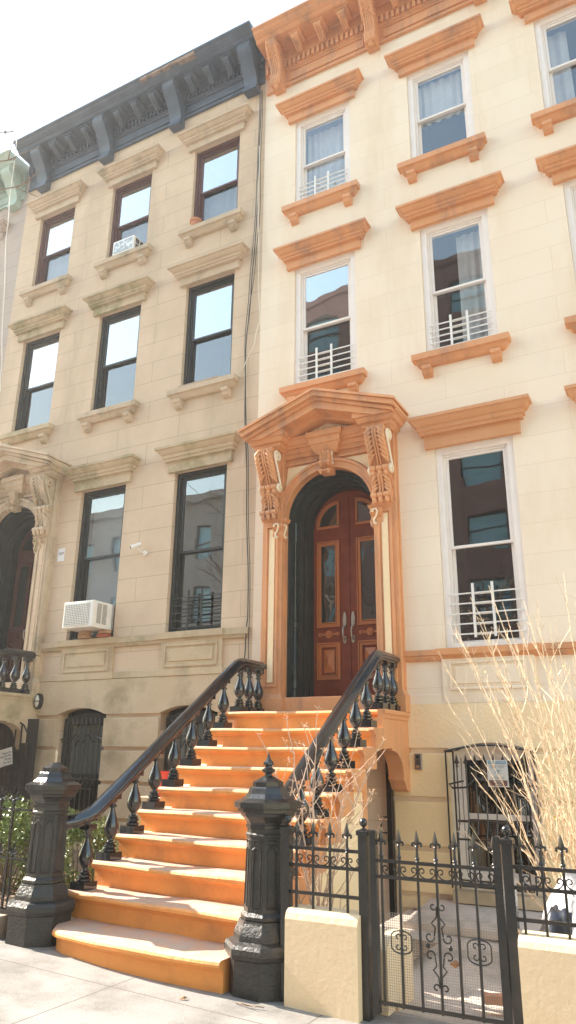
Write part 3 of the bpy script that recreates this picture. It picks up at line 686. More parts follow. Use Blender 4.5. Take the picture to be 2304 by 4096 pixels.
# smooth frieze zone above the basement, with the arched heads
for (a, b) in ((-3.14, -2.66), (-1.66, -0.62), (0.40, HX1)): lw.box(a, b, -0.045, 0.003, 1.74, 2.25)
for (a, b) in ((-2.66, -1.66), (-0.62, 0.40)):
    seg_arch(lw, a, b, 1.70, 0.10, 2.25, -0.045, 0.12)
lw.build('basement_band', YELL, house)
bb = MB()
basement_blocks(bb, [(-3.34, -2.66)], [0.17, 0.66, 1.19, 1.735], -0.05, 0.06)
bb.box(-3.34, -2.66, -0.03, 0.0, 0.0, 0.11)
BASEM = mat('basement_cream', (0.88, 0.69, 0.39), 0.8, (0.90, 0.72, 0.43), 1.5, bump=0.25, bscale=20, stain=(0.62, 0.45, 0.22), stain_s=1.5, slo=0.6, shi=0.85)  # colour brightened in place of bounce light on the basement wall
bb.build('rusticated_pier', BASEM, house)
for sp_ in ((-1.66, -0.62), (0.40, HX1)):
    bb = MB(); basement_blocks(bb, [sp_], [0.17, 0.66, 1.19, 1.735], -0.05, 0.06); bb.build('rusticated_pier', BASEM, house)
ap = MB()
for (a, b) in ((-2.68, -1.58), (-0.66, 0.44)):
    ap.box(a, b, -0.045, 0.003, 2.24, 2.775); ap.frame(a+.09, b-.09, 2.40, 2.74, .03, -.062, -.044); 
    ap.prism([(0,0),(1,0),(1,1)], 0, 0, 'y') if False else None
    ap.box(a+.16, b-.16, -.058, -.044, 2.47, 2.67)
ap.box(-3.14, -2.68, -.03, .003, 2.24, 2.36); ap.box(-1.58, -0.66, -.03, .003, 2.24, 2.36)
ap.build('apron_panel', CREAM, house, bevel=0.006)
bt = MB()
BELT = [(0, 2.76), (.04, 2.77), (.055, 2.80), (.055, 2.82), (.07, 2.83), (.07, 2.895), (0, 2.905)]
bt.mould(-3.12, HX1, -.0, BELT)
bt.build('belt_course', TERRA, house)
for (a, b) in ((-2.70, -1.53), (-0.66, 0.48)): MB().mould(a, b, -.06, [(0, 2.80), (.03, 2.82), (.035, 2.825), (.035, 2.90), (0, 2.905)], back=0.0).build('sill', TERRA, house)
window(house, *cols2['A'], 10.40, 12.25, WHITE, GDARK, 'curtain', (WHITEM, .42, .05), TERRA, TERRA, .5)
window(house, *cols2['B'], 10.40, 12.25, WHITE, GDARK, 'upper', None, TERRA, TERRA, .5)
window(house, *cols2['C'], 10.40, 12.25, WHITE, GDARK, 'drape', None, TERRA, TERRA, .5)
window(house, *cols1['A'], 7.00, 9.18, WHITE, GSKY, 'none', (WHITEM, .50, .06), TERRA, TERRA, .5, lowglass=GDARK)
window(house, *cols1['B'], 7.00, 9.18, WHITE, GDARK, 'half', (WHITEM, .46, .06), TERRA, TERRA, .5)
window(house, *cols1['C'], 7.00, 9.18, WHITE, GDARK, 'none', (WHITEM, .46, .06), TERRA, TERRA, .5)
window(house, -2.63, -1.60, 2.885, 5.58, WHITE, GDARK, 'none', (WHITEM, .60, .14), TERRAG, None, .5, 1.2)
window(house, -0.60, 0.42, 2.885, 5.58, WHITE, GDARK, 'none', (WHITEM, .60, .14), TERRAG, None, .5, 1.2)
cornice(house, HX0+.03, HX1+3, 13.15, TERRA, [-5.10, -3.28, -1.46, 0.36, 2.18], True, soff=.79)
roof_body(house, HX0, HX1, 14.1, CREAM)
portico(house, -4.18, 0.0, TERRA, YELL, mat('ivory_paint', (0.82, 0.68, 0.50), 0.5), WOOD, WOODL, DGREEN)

# basement windows of the cream house
def basement_window(h, x0, x1, z0, z1, rise, frame_m, bars_label=None):
    mb = MB(); mb.frame(x0+.02, x1-.02, z0, z1, .07, .12, .18); mb.frame(x0+.10, x1-.10, z0+.06, z1-.06, .035, .14, .2)
    zm = (z0+z1)/2 - .02; mb.box(x0+.13, x1-.13, .13, .18, zm-.03, zm+.03)
    Wn = mb.build('window', frame_m, h)
    MB().pane(x0+.12, x1-.12, .167, z0+.08, z1-.08).build('pane', GDOOR, Wn)
    rm = MB(); rm.add([(x0, .2, z0), (x1, .2, z0), (x1, .2, z1+.3), (x0, .2, z1+.3), (x0, 1.2, z0), (x1, 1.2, z0), (x1, 1.2, z1+.3), (x0, 1.2, z1+.3)], [(0, 1, 5, 4), (1, 2, 6, 5), (2, 3, 7, 6), (3, 0, 4, 7), (4, 5, 6, 7)])
    rm.build('interior', DARK, Wn)
    MB().prism([(x0+.02, z1-.01)] + [(x0+.02+(x1-x0-.04)*k/10, z1 + rise*sin(pi*k/10)) for k in range(11)] + [(x1-.02, z1-.01)], .13, .17, 'y').build('arched_head', frame_m, Wn)
    return Wn
bw = basement_window(house, -2.66, -1.66, 0.32, 1.70, 0.10, WHITE)
bw2 = basement_window(house, -0.62, 0.40, 0.32, 1.70, 0.10, WHITE)
def belly_guard(win, x0, x1, z0, z1, m, yb=-.13, nb=8, hung=True, spear=True):
    g = MB(); y = yb; zt = z1-.12; zmid = z0 + (z1-z0)*.48
    if hung:
        arch = [(x0 - .0 + (x1-x0)*k/12, z1 + .07*sin(pi*k/12)) for k in range(13)]
        g.tube([(p[0], y, p[1]) for p in arch], .012, 5)
        for x in (x0+.012, x0+.10, x1-.10, x1-.012): g.tube([(x, y, z0), (x, y, z1)], .011, 5)
        g.tube([(x0, y, z1), (x0+.1, y, z1)], .01, 4)
    a, b = x0+.14, x1-.14
    for k in range(nb):
        x = a + (b-a)*k/(nb-1)
        P_ = [(x, y, zt), (x, y, zmid+.02), (x, y-.03, zmid-.06), (x, y-.09, zmid-.14), (x, y-.09, z0+.14), (x, y-.04, z0+.06), (x, y, z0+.03)]
        g.tube(P_, .009, 5)
        g.lathe([(.004, 0), (.016, .01), (.016, .02), (.008, .03), (.018, .04), (.022, .07), (.012, .11), (.002, .15)], (x, y, zt-.06), 6)
        for s_ in (-1, 1): g.tube([(x, y, zt+.0), (x+s_*.022, y, zt+.01), (x+s_*.03, y, zt-.01)], .006, 4)
    g.box(a-.02, b+.02, y-.012, y+.012, zmid-.012, zmid+.012); g.box(a-.02, b+.02, y-.10, y-.08, zmid-.19, zmid-.17); g.box(a-.02, b+.02, y-.012, y+.012, z0+.02, z0+.04)
    for s_ in (-1, 1):
        cx = (a+b)/2; g.tube([(cx + s_*(.03+.05*(1-cos(t))*.9), y-.014, zt-.30+.05*sin(t*1.5)) for t in [k*.45 for k in range(12)]], .011, 5)
        ex = a if s_ < 0 else b
        g.tube([(ex - (-s_)*(-.07), y-.012, zt-.20), (ex-s_*(-.10), y-.012, zt-.24), (ex-s_*(-.06), y-.012, zt-.28), (ex-s_*.10, y-.012, zt-.27), (cx+s_*.15, y-.012, zt-.17), (cx+s_*.06, y-.012, zt-.19)], .011, 5)
    return g.build('security_grille', m, win, smooth=50)
belly_guard(bw, -2.68, -1.66, 0.26, 1.70, IRON)
belly_guard(bw2, -0.64, 0.40, 0.26, 1.70, IRON)

# ================================================================== brownstone house
BX0, BX1 = -11.52, -5.42
bh = empty('row_house', (-8.4, 0, 0), 'tan brownstone row house with slate blue bracketed cornice and dark framed windows', 'house', 'row houses')
bc = [(-6.97, -5.96), (-8.99, -7.99), (-11.01, -10.01)]
wm = MB(); ops = []
for a, b in bc: ops.append((a, b, 10.73, 12.60)); ops.append((a, b, 7.47, 9.57))
for a, b in bc[:2]: ops.append((a, b, 3.37, 6.0)); ops.append((a+.02, b, 0.4, 2.36))
ops.append((-11.22, -9.78, 2.5, 5.97))
wall_grid(wm, BX0, BX1, -0.6, 14.4, 0.0, ops, 0.28)
wm.build('wall', BROWN, bh)
lw = MB()
for a, b in ((-9.44, -8.97), (-7.99, -6.95), (-5.96, BX1)): lw.box(a, b, -.045, .003, 2.21, 2.73)
for a, b in ((-8.97, -7.99), (-6.95, -5.96)): seg_arch(lw, a, b, 2.21, .10, 2.73, -.045, .12)
lw.build('basement_band', BROWNS, bh)
for sp_ in ((-9.44, -8.97), (-7.99, -6.95), (-5.96, BX1)):
    bb = MB(); basement_blocks(bb, [sp_], [0.25, 0.75, 1.25, 1.73, 2.20], -.05, .05); bb.build('rusticated_pier', BROWNS, bh)
ap = MB()
for a, b in ((-9.03, -7.93), (-7.0, -5.9)):
    ap.box(a, b, -.045, .003, 2.73, 3.24); ap.frame(a+.07, b-.07, 2.86, 3.20, .035, -.065, -.044); ap.box(a+.15, b-.15, -.06, -.044, 2.945, 3.13); ap.box(a-.03, b+.03, -.06, .002, 2.735, 2.83)
ap.box(-9.47, -9.03, -.03, .003, 2.74, 2.84); ap.box(-7.93, -7.0, -.03, .003, 2.74, 2.84); ap.box(-5.9, BX1, -.03, .003, 2.74, 2.84)
ap.build('apron_panel', BROWNS, bh, bevel=.006)
bt = MB(); bt.mould(-9.50, -5.53, 0, [(0, 3.22), (.04, 3.23), (.055, 3.27), (.07, 3.28), (.07, 3.37), (0, 3.38)])
for a, b in ((-9.09, -7.89), (-7.05, -5.90)): bt.mould(a, b, -.06, [(0, 3.27), (.03, 3.285), (.035, 3.375), (0, 3.385)], back=0)
bt.build('belt_course', BROWNM, bh)
for i, (a, b) in enumerate(bc):
    window(bh, a, b, 10.73, 12.60, REDFR, GSKY, 'lower', None, BROWNP, BROWNP, .5, lowglass=GLOW)
    window(bh, a, b, 7.47, 9.57, DKFR, GSKY, 'none', None, BROWNM if i else BROWNP, BROWNP if i < 2 else BROWNM, .5, lowglass=GMID)
window(bh, -6.96, -5.96, 3.37, 6.0, DKFR, GPAR, 'none', (DKFR, .55, .04), BROWNM, None, .5, 1.15)
window(bh, -8.99, -7.99, 3.37, 6.0, DKFR, GPAR, 'blind', None, BROWNM, None, .55, 1.15)
for a, b in ((-8.97, -7.99), (-6.95, -5.96)):
    w_ = basement_window(bh, a, b, 0.5, 2.16, .09, DKFR)
    MB().box(a+.13, b-.13, .20, .204, 1.25, 2.05).build('shade', CURT, w_)
    belly_guard(w_, a+.02, b-.02, .5, 2.2, IRON, yb=.05, hung=False)
cornice(bh, BX0+.02, BX1-.03, 13.50, SLATE, [-10.98, -9.20, -7.40, -5.68], False, worn=[(-8.0, -6.9)])
roof_body(bh, BX0, BX1, 14.4, BROWN)
portico(bh, -10.50, 0.38, BROWNP, BROWN, BROWNM, WOODD, WOODD, DGREEN, detailed=False)

# ------------------------------------------------------------------ green cornice house and the row beyond (they shade the facade)
gh = empty('row_house', (-14.6, 0, 0), 'grey pink rendered house with mint green cornice at the far left edge', 'house', 'row houses')
wm = MB(); ops = []
for k in range(3):
    a = -12.25 - 1.0 - 2.02*k
    for z0, z1 in ((10.6, 12.5), (7.4, 9.4), (3.3, 5.9)): ops.append((a, a+1.0, z0, z1))
wall_grid(wm, -17.6, -11.52, -.6, 14.2, 0.0, ops, .28); wm.build('wall', GREYW, gh)
for o_ in ops: window(gh, o_[0], o_[1], o_[2], o_[3], WHITE if o_[2] > 10 else DKFR, GSKY, 'none', None, GREYW, GREYW, .5)
cornice(gh, -17.5, -11.62, 13.35, GREEN, [-17.1, -15.35, -13.6, -11.86], False)
roof_body(gh, -17.6, -11.52, 14.2, GREYW)
for k in range(3):
    x1 = -17.6 - 6.0*k; x0 = x1 - 6.0
    h = empty('row_house', (x1-3, 0, 0), ['brown row house three doors left of the cream house, out of frame', 'brown row house four doors left of the cream house, out of frame', 'brown row house five doors left of the cream house, out of frame'][k], 'house', 'row houses')
    wm = MB(); ops = [(x1-1.6-2.0*j, x1-.6-2.0*j, z0, z1) for j in range(3) for z0, z1 in ((10.6, 12.5), (7.4, 9.4), (3.3, 5.9))]
    wall_grid(wm, x0, x1, -.6, 14.2, 0, ops, .28); wm.build('wall', BROWN, h)
    for o_ in ops: window(h, *o_, DKFR, GSKY, 'none', None, BROWNP, BROWNP, .5)
    cornice(h, x0+.05, x1-.05, 13.3, SLATE, [x0+.4, x0+3, x1-.4], False); roof_body(h, x0, x1, 14.2, BROWN)

# ================================================================== stoops
def step_profile(z, ynose, rise, depth):
    """tread slab with rounded nose; (y, z) polygon"""
    return [(ynose+depth, z), (ynose+.03, z), (ynose+.010, z-.008), (ynose, z-.025), (ynose+.002, z-.045), (ynose+.02, z-.06), (ynose+.045, z-.065), (ynose+.05, z-.078), (ynose+.062, z-.085), (ynose+.062, z-rise), (ynose+depth, z-rise)]
def stoop(root, xl, xr, dz, zg, m, mside, mtr, first=True):
    N_ = 9; Rz = .2125; Ty = .3175
    for k in range(N_+1):
        z = 2.15 + dz - Rz*k; yn = -.88 - Ty*k; rise = Rz if k < N_ else z - zg + .03
        a, b = xl, xr
        mb = MB(); rings = []; ns = 14
        rnd = random.Random(40+k)
        for i in range(ns+1):
            t = i/ns; x = a + (b-a)*t
            bow = -.14*t*(k/9.0) if first else 0
            dzz = -.012*t if first else 0
            if k == N_ and first:
                x = -5.14 + 1.87*t; bow = .20*max(0, 1-t/.12)**2 - .02 - .20*sin(pi*min(1, .08+t*.62)) 
            dep = .42 if k else 1.05
            wv = rnd.uniform(-.004, .004)
            rings.append([(x, min(p[0] + (bow if p[0] < yn+.2 else 0) + wv, yn + dep), p[1] + dzz + (.004*sin(9*t+k) if p[1] > z-.03 else 0)) for p in step_profile(z, yn, rise, dep)])
        mb.loft(rings); mb.build('step', m, root, smooth=32)
    # landing edge
    MB().box(xl+.01, xr-.01, -.84, -.0, 1.93+dz, 2.146+dz).build('landing', m, root)
    # side walls with the passage opening under the landing
    for s_, x in ((-1, xl), (1, xr)):
        x0, x1 = (x-.02, x+.16) if s_ < 0 else (x-.16, x+.02)
        poly = [(-1.46, -.3), (-3.42, -.3)]
        poly += [(-3.42, .45-.26+dz)]
        poly += [(-.88-.3175*0 - .02, 2.15-.24+dz), (-.86, 1.9+dz), (-.86, 1.72+dz), (-1.1, 1.68+dz), (-1.3, 1.6+dz), (-1.42, 1.45+dz), (-1.46, 1.3+dz)]
        MB().prism(poly, x0, x1, 'x').build('side_wall', mside, root)
        xe0, xe1 = (x0-.012, x1-.02) if s_ < 0 else (x0+.02, x1+.012)
        tr = MB(); tr.box(xe0, xe1, -1.50, -1.40, -.3, 1.45+dz)
        # landing fascia
        tr.mould(min(x, x-s_*.2), max(x, x-s_*.2), 0, [(.0, 2.02+dz), (.0, 2.03+dz)]) if False else None
        tr.box(x-.03 if s_ > 0 else x-.06, x+.06 if s_ > 0 else x+.03, -.90, .0, 2.10+dz, 2.15+dz-.003); tr.box(x-.03 if s_ > 0 else x-.04, x+.04 if s_ > 0 else x+.03, -.90, .0, 2.05+dz, 2.10+dz)
        tr.box(x-.16 if s_ > 0 else x-.028, x+.028 if s_ > 0 else x+.16, -.905, .0, 1.722+dz, 2.052+dz)
        # arch soffit and corbel at the wall
        pa = [(0, 1.72+dz), (-.9, 1.72+dz), (-.9, 1.70+dz)] + [(-.9 + .0 + .02, 1.70+dz)]
        arc = [(-.62 - .0 + .36*cos(a_), 1.42+dz + .28*sin(a_)) for a_ in [pi/2 - (pi/2)*k/8 for k in range(9)]]
        tr.prism([(0, 1.73+dz)] + [(-.62, 1.73+dz)] + arc + [(-.27, 1.38+dz), (-.22, 1.34+dz), (-.18, 1.27+dz), (-.08, 1.24+dz), (0, 1.24+dz)], x0-(.012 if s_ < 0 else 0), x1 + (.012 if s_ > 0 else 0), 'x')
        tr.build('landing_trim', mtr, root, smooth=40)
    return root
st = empty('stoop', (-4.16, -2, 0), 'orange painted stone stoop of ten steps up to the arched double door', 'stoop', 'stoops')
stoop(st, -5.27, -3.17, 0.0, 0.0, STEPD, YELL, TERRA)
# returned tread ends on the right side
te = MB()
for k in range(1, 9):
    z = 2.15 - .2125*k; yn = -.88 - .3175*k
    te.prism([(yn+.36, z-.004), (yn-.02, z-.004), (yn-.03, z-.03), (yn-.01, z-.06), (yn+.03, z-.09), (yn+.03, z-.2125-.01), (yn+.36, z-.2125-.01)], -3.18, -3.12, 'x')
te.build('tread_end', TERRA, st, smooth=30)

BAL = [(.0, .0), (.052, .0), (.066, .012), (.066, .025), (.045, .04), (.062, .055), (.062, .068), (.04, .085), (.05, .10), (.05, .108), (.028, .125), (.026, .14), (.045, .17), (.064, .205), (.073, .245), (.070, .29), (.056, .345), (.038, .40), (.027, .445), (.024, .475), (.042, .488), (.042, .50), (.026, .512), (.028, .53), (.040, .55), (.040, .565), (.026, .575)]
def baluster_mesh(h=.62):
    mb = MB(); s_ = (h-.075-.07)/.575
    mb.box(-.085, .085, -.085, .085, 0, .075)
    mb.lathe([(r, .075 + z*s_) for r, z in BAL], (0, 0, 0), 18)
    mb.box(-.055, .055, -.055, .055, h-.075, h-.025)
    return mb
def make_baluster_data():
    mb = baluster_mesh(); me = bpy.data.meshes.new('baluster'); me.from_pydata(mb.v, [], mb.f)
    bm = bmesh.new(); bm.from_mesh(me); bmesh.ops.recalc_face_normals(bm, faces=bm.faces); bm.to_mesh(me); bm.free()
    me.shade_smooth(); me.set_sharp_from_angle(angle=radians(38)); me.materials.append(RAILM); return me
BAL_ME = make_baluster_data()
RAILP = [(-.085, -.035), (-.095, -.01), (-.088, .015), (-.06, .03), (-.05, .045), (-.025, .06), (.025, .06), (.05, .045), (.06, .03), (.088, .015), (.095, -.01), (.085, -.035), (.06, -.045), (.055, -.065), (-.055, -.065), (-.06, -.045)]
def railing(label, x, dz, xn, newel=True, kmax=8, nland=3):
    root = empty('stoop_railing', (x, -2.2, 1.0+dz), label, 'railing', 'black stoop railings')
    root['_off'] = (x, -2.2, 1.0+dz)
    top = 2.15 + .64 + dz; pts = []
    pts.append((x, -.04, top)); pts.append((x, -.62, top)); 
    y0 = -.80; sl_ = .2125/.3175
    for k in range(1, 6): # bend
        t = k/5; pts.append((x, -.62 - .22*t, top - .147*.5*t*t))
    y, z = pts[-1][1], pts[-1][2]
    ye = -3.20; pts.append((x, ye, z - (y-ye)*sl_))
    y, z = pts[-1][1], pts[-1][2]
    for k in range(1, 9):
        t = k/8; pts.append((x + (xn-x)*.9*t*t, y - .34*t, z - .34*sl_*t*(1-.5*t)))
    MB().sweep(pts[::-1], RAILP).build('handrail', RAILM, root, smooth=50)
    def bal(y, z, s):
        o = bpy.data.objects.new('baluster', BAL_ME); COL.objects.link(o); o.parent = root
        o.location = (0, y+2.2, z-(1.0+dz)); o.scale = (1, 1, s)
    for k in range(1, kmax+1):
        bal(-.88-.3175*k+.13, 2.15-.2125*k+dz, 1.0 if k < 8 else .93)
    for k in range(nland): bal(-.70 + .235*k, 2.15+dz, .97)
    MB().tube([(x, -.04, top-.02), (x, .02, top-.02)], .045, 8).build('wall_socket', BLACK, root)
    return root
railing('black painted stoop railing with urn balusters on the left of the orange steps', -5.17, 0.0, -5.35)
railing('black painted stoop railing with urn balusters on the right of the orange steps', -3.26, 0.0, -3.07, nland=3)

def newel(x, zg, label, finial):
    y = -3.60; root = empty('newel_post', (x, y, zg), label, 'newel post', 'cast iron newel posts')
    rt = pi/8; f = 1/cos(pi/8)
    def oct_(mb, prof): return mb.lathe([(a*f, z+zg) for a, z in prof], (x, y, 0), 8, rt)
    b = MB(); oct_(b, [(.262, -.05), (.262, .23), (.275, .24), (.287, .27), (.285, .305), (.27, .33), (.225, .345), (.222, .38), (.215, .40), (.19, .455), (.186, .47)])
    b.build('base', BLACKR, root)
    s = MB(); oct_(s, [(.17, .465), (.178, .48), (.178, .50), (.158, .525), (.148, 1.03), (.156, 1.04), (.156, 1.055), (.146, 1.065), (.146, 1.10)])
    for k in range(8):
        a = k*pi/4; ca, sa = cos(a), sin(a)
        def T(u, w, z):  # u across the face, w out of it
            rr = .158 - (z-.525)*.01/.5; 
            return (x + ca*(rr+w) - sa*u, y + sa*(rr+w) + ca*u, zg + z)
        # raised rim of a round-headed panel
        hw, zb_, zt_ = .032, .565, .935; path = [(-hw, zb_)] + [(-hw, zt_)] + [(hw*cos(pi - pi*j/6), zt_ + hw*sin(pi*j/6)) for j in range(1, 6)] + [(hw, zt_), (hw, zb_), (-hw, zb_)]
        s.tube([T(u, .001, z) for u, z in path], .0075, 5)
        s.tube([T(u*1.45, .0, zb_ + (z-zb_)*1.02 - .008) for u, z in path], .004, 4)
        q = [(-.035, .985), (.035, .985), (.035, 1.015), (-.035, 1.015), (-.035, .985)]; s.tube([T(u, .001, z) for u, z in q], .005, 4)
    s.build('shaft', BLACKR if finial else BLACKR, root, smooth=25)
    c = MB(); oct_(c, [(.146, 1.095), (.156, 1.10), (.156, 1.118), (.15, 1.122), (.155, 1.14), (.175, 1.165), (.195, 1.185), (.20, 1.205), (.218, 1.212), (.218, 1.235), (.245, 1.242), (.245, 1.285), (.225, 1.292), (.18, 1.312), (.15, 1.345), (.135, 1.385), (.125, 1.395), (.112, 1.397), (.112, 1.43), (.03, 1.478)])
    c.build('cap', BLACK, root)
    t = MB()
    if finial: t.lathe([(.0, 1.46+zg), (.032, 1.47+zg), (.026, 1.49+zg), (.05, 1.505+zg), (.055, 1.52+zg), (.03, 1.535+zg), (.026, 1.55+zg), (.042, 1.56+zg), (.040, 1.575+zg), (.018, 1.60+zg), (.001, 1.655+zg)], (x, y, 0), 8, rt)
    else: t.lathe([(.006, 1.46+zg), (.006, 1.54+zg), (.009, 1.54+zg), (.009, 1.58+zg)], (x, y, 0), 8)
    t.build('finial' if finial else 'finial_rod', BLACK if finial else ALU, root, smooth=25)
    return root
newel(-3.07, 0.0, 'black octagonal newel post with pointed finial right of the bottom step', True)
newel(-5.36, 0.07, 'black octagonal newel post with missing finial and bare rod left of the bottom step', False)

# neighbour's stoop (only the landing end is in view)
st2 = empty('stoop', (-10.5, -2, 0.2), 'tan stone stoop of the neighbouring brownstone with arched corbel under its landing', 'stoop', 'stoops')
stoop(st2, -11.55, -9.46, .38, .2, BROWNP, BROWNS, BROWNM, first=False)
railing('black stoop railing at the far left edge beside the brownstone doorway', -9.56, .38, -9.56, kmax=8, nland=3)

# ================================================================== fence and gate
FY = -3.72
def spear(mb, x, z, y=FY):
    mb.lathe([(.013, z-.13), (.017, z-.125), (.012, z-.115), (.018, z-.105), (.012, z-.095), (.009, z-.06), (.009, z-.035), (.014, z-.03), (.008, z-.02)], (x, y, 0), 8)
    mb.lathe([(.003, z-.03), (.010, z-.02), (.019, z+.0), (.014, z+.03), (.001, z+.075)], (x, y, 0), 4)
    for s_ in (-1, 1): mb.tube([(x, y, z-.015), (x+s_*.018, y, z-.006), (x+s_*.032, y, z-.012), (x+s_*.034, y, z-.026), (x+s_*.026, y, z-.028)], [.010, .010, .009, .008, .006], 5)
def cscroll(mb, x0, x1, zb, y=FY):
    w = (x1-x0); c = (x0+x1)/2; r = w*.5
    for s_ in (-1, 1):
        P_ = []
        for k in range(9):   # belly
            a = -pi/2 + s_*0 + (pi/2)*k/8; P_.append((c + s_*r*.95*sin(pi/2*k/8), zb + .008 + .045*(1-cos(pi/2*k/8))))
        cx, cz, rr = c + s_*r*.60, zb + .053, r*.36
        for k in range(1, 15):
            a = 1.65*pi*k/14*1.0; q = rr*(1-.55*k/14); P_.append((cx + s_*q*cos(a), cz + q*sin(a)))
        mb.tube([(p[0], y, p[1]) for p in P_], .0045, 4)
def ball_post(parent, x, zb, ztop, y=FY):
    p = MB(); p.box(x-.032, x+.032, y-.032, y+.032, zb-.05, ztop); p.mould(x-.032, x+.032, y-.032, [(.0, ztop-.03), (.01, ztop-.028), (.01, ztop), (0, ztop+.008)], back=y+.042)
    p.lathe([(.02, ztop), (.022, ztop+.012), (.010, ztop+.018), (.012, ztop+.03)], (x, y, 0), 10); p.sphere((x, y, ztop+.055), .030, 14)
    return p.build('fence_post', BLACK, parent, smooth=40)
def infill(parent, x0, x1, xs, zr, zbot, ztip, y=FY):
    r = MB()
    for z in zr: MB().box(x0, x1, y-.008, y+.008, z-.011, z+.011).build('rail', IRON, parent)
    for x in xs:
        p = MB(); p.box(x-.0075, x+.0075, y-.0075, y+.0075, zbot, ztip-.12); spear(p, x, ztip, y); p.build('picket', IRON, parent, smooth=40)
    s = MB(); e = [x0] + list(xs) + [x1]
    for a, b in zip(xs[:-1], xs[1:]): cscroll(s, a+.006, b-.006, zr[1], y)
    if xs[0]-x0 > .06: pass
    if x1 - xs[-1] > .08: cscroll(s, xs[-1]+.006, min(x1, xs[-1]+.13), zr[1], y)
    s.build('scrollwork', IRON, parent, smooth=50)
# left section between newel and gate, on a low rendered wall
GWALL = mat('garden_wall_render', (0.78, 0.59, 0.37), 0.85, (0.82, 0.64, 0.42), 1.5, bump=0.4, bscale=20, stain=(0.52, 0.40, 0.27), stain_s=1.2, slo=0.6, shi=0.85)
w1 = MB(); n = 1
w1.prism([(FY-.10, -.1), (FY-.10, .53), (FY-.085, .57), (FY-.05, .59), (FY+.10, .595), (FY+.13, .57), (FY+.13, -.1)], -2.79, -2.235, 'x')
solo(w1, 'low_wall', GWALL, 'short cream rendered garden wall between the right newel and the gate', 'wall', (-2.51, FY, 0), 'low garden walls')
f1 = empty('iron_fence', (-2.5, FY, .57), 'short black iron fence panel on the low wall between newel and gate', 'fence', 'iron fence panels')
ball_post(f1, -2.83, 0, 1.12); ball_post(f1, -2.215, 0, 1.125)
infill(f1, -2.80, -2.24, [-2.75, -2.615, -2.48, -2.345], (.985, .87, .69), .57, 1.10)
w2 = MB(); w2.prism([(FY-.10, -.2), (FY-.10, .53), (FY-.085, .565), (FY-.05, .585), (FY+.10, .59), (FY+.13, .57), (FY+.13, -.2)], -1.17, 1.6, 'x')
solo(w2, 'low_wall', GWALL, 'long cream rendered garden wall at the right edge below the bare bush', 'wall', (0, FY, 0), 'low garden walls')
f2 = empty('iron_fence', (0, FY, .57), 'black iron fence panel with spear tips in front of the bare bush', 'fence', 'iron fence panels')
ball_post(f2, -1.21, 0, 1.125)
infill(f2, -1.18, 1.5, [-1.135 + .13*k for k in range(20)], (.965, .845, .665), .57, 1.10)
# gate
g = empty('iron_gate', (-1.7, FY, .05), 'black iron gate with spear tips, scrolls and wire mesh, closed', 'gate')
for x, zt_ in ((-2.14, 1.115), (-1.275, 1.125)):
    p = MB(); p.box(x-.022, x+.022, FY-.022, FY+.022, .02, zt_); p.lathe([(.031, zt_), (.026, zt_+.012), (.008, zt_+.02)], (x, FY, 0), 4, pi/4); p.build('gate_stile', BLACK, g)
infill(g, -2.12, -1.295, [-2.085 + .1305*k for k in range(7)], (.94, .84, .085), .07, 1.075)
ms = MB()
x = -2.115
while x < -1.30:
    ms.box(x-.0011, x+.0011, FY+.014, FY+.016, .03, .62); x += .0155
z = .03
while z < .62:
    ms.box(-2.115, -1.30, FY+.0165, FY+.0185, z-.0011, z+.0011); z += .0155
ms.build('wire_mesh', MESH, g)
def medallion(name, cx, cz, s, y):
    mb = MB()
    for a_ in (-1, 1):
        for b_ in (-1, 1):
            P_ = [(cx, cz + b_*s*1.0)]
            for k in range(1, 9): P_.append((cx + a_*s*1.05*sin(pi/2*k/8), cz + b_*s*(1.0-.55*(1-cos(pi/2*k/8)))))
            P_.append((cx + a_*s*1.05, cz))
            mb.tube([(p[0], y, p[1]) for p in P_], .0045, 4)
            mb.tube([(cx + a_*s*(.35 + .30*(1-.6*k/10)*cos(pi + a_*0 + 1.6*pi*k/10)), y, cz + b_*s*(.42 + .30*(1-.6*k/10)*sin(1.6*pi*k/10))) for k in range(11)], .004, 4)
    return mb.build(name, IRON, g, smooth=50)
medallion('medallion', -1.953, .455, .068, FY-.012); medallion('medallion', -1.432, .455, .072, FY-.012)
cm = MB()
for a_ in (-1, 1):
    for b_ in (-1, 1):
        for (c_, r_, zo) in ((.062, .033, .055), (.03, .024, .235)):
            cm.tube([(-1.694 + a_*(c_ + r_*(1-.6*k/12)*cos(pi - 1.7*pi*k/12)), FY-.014, .455 + b_*(zo + r_*(1-.6*k/12)*sin(pi*1.0 + 1.7*pi*k/12))) for k in range(13)], .0055, 5)
        cm.tube([(-1.694 + a_*.03, FY-.014, .455 + b_*.06), (-1.694 + a_*.022, FY-.014, .455 + b_*.11), (-1.694 + a_*.045, FY-.014, .455 + b_*.135), (-1.694 + a_*.012, FY-.014, .455 + b_*.17), (-1.694 + a_*.008, FY-.014, .455 + b_*.22)], .0055, 5)
    cm.sphere((-1.694 + a_*.075, FY-.016, .455), .016, 6)
cm.build('centre_scroll', IRON, g, smooth=50)

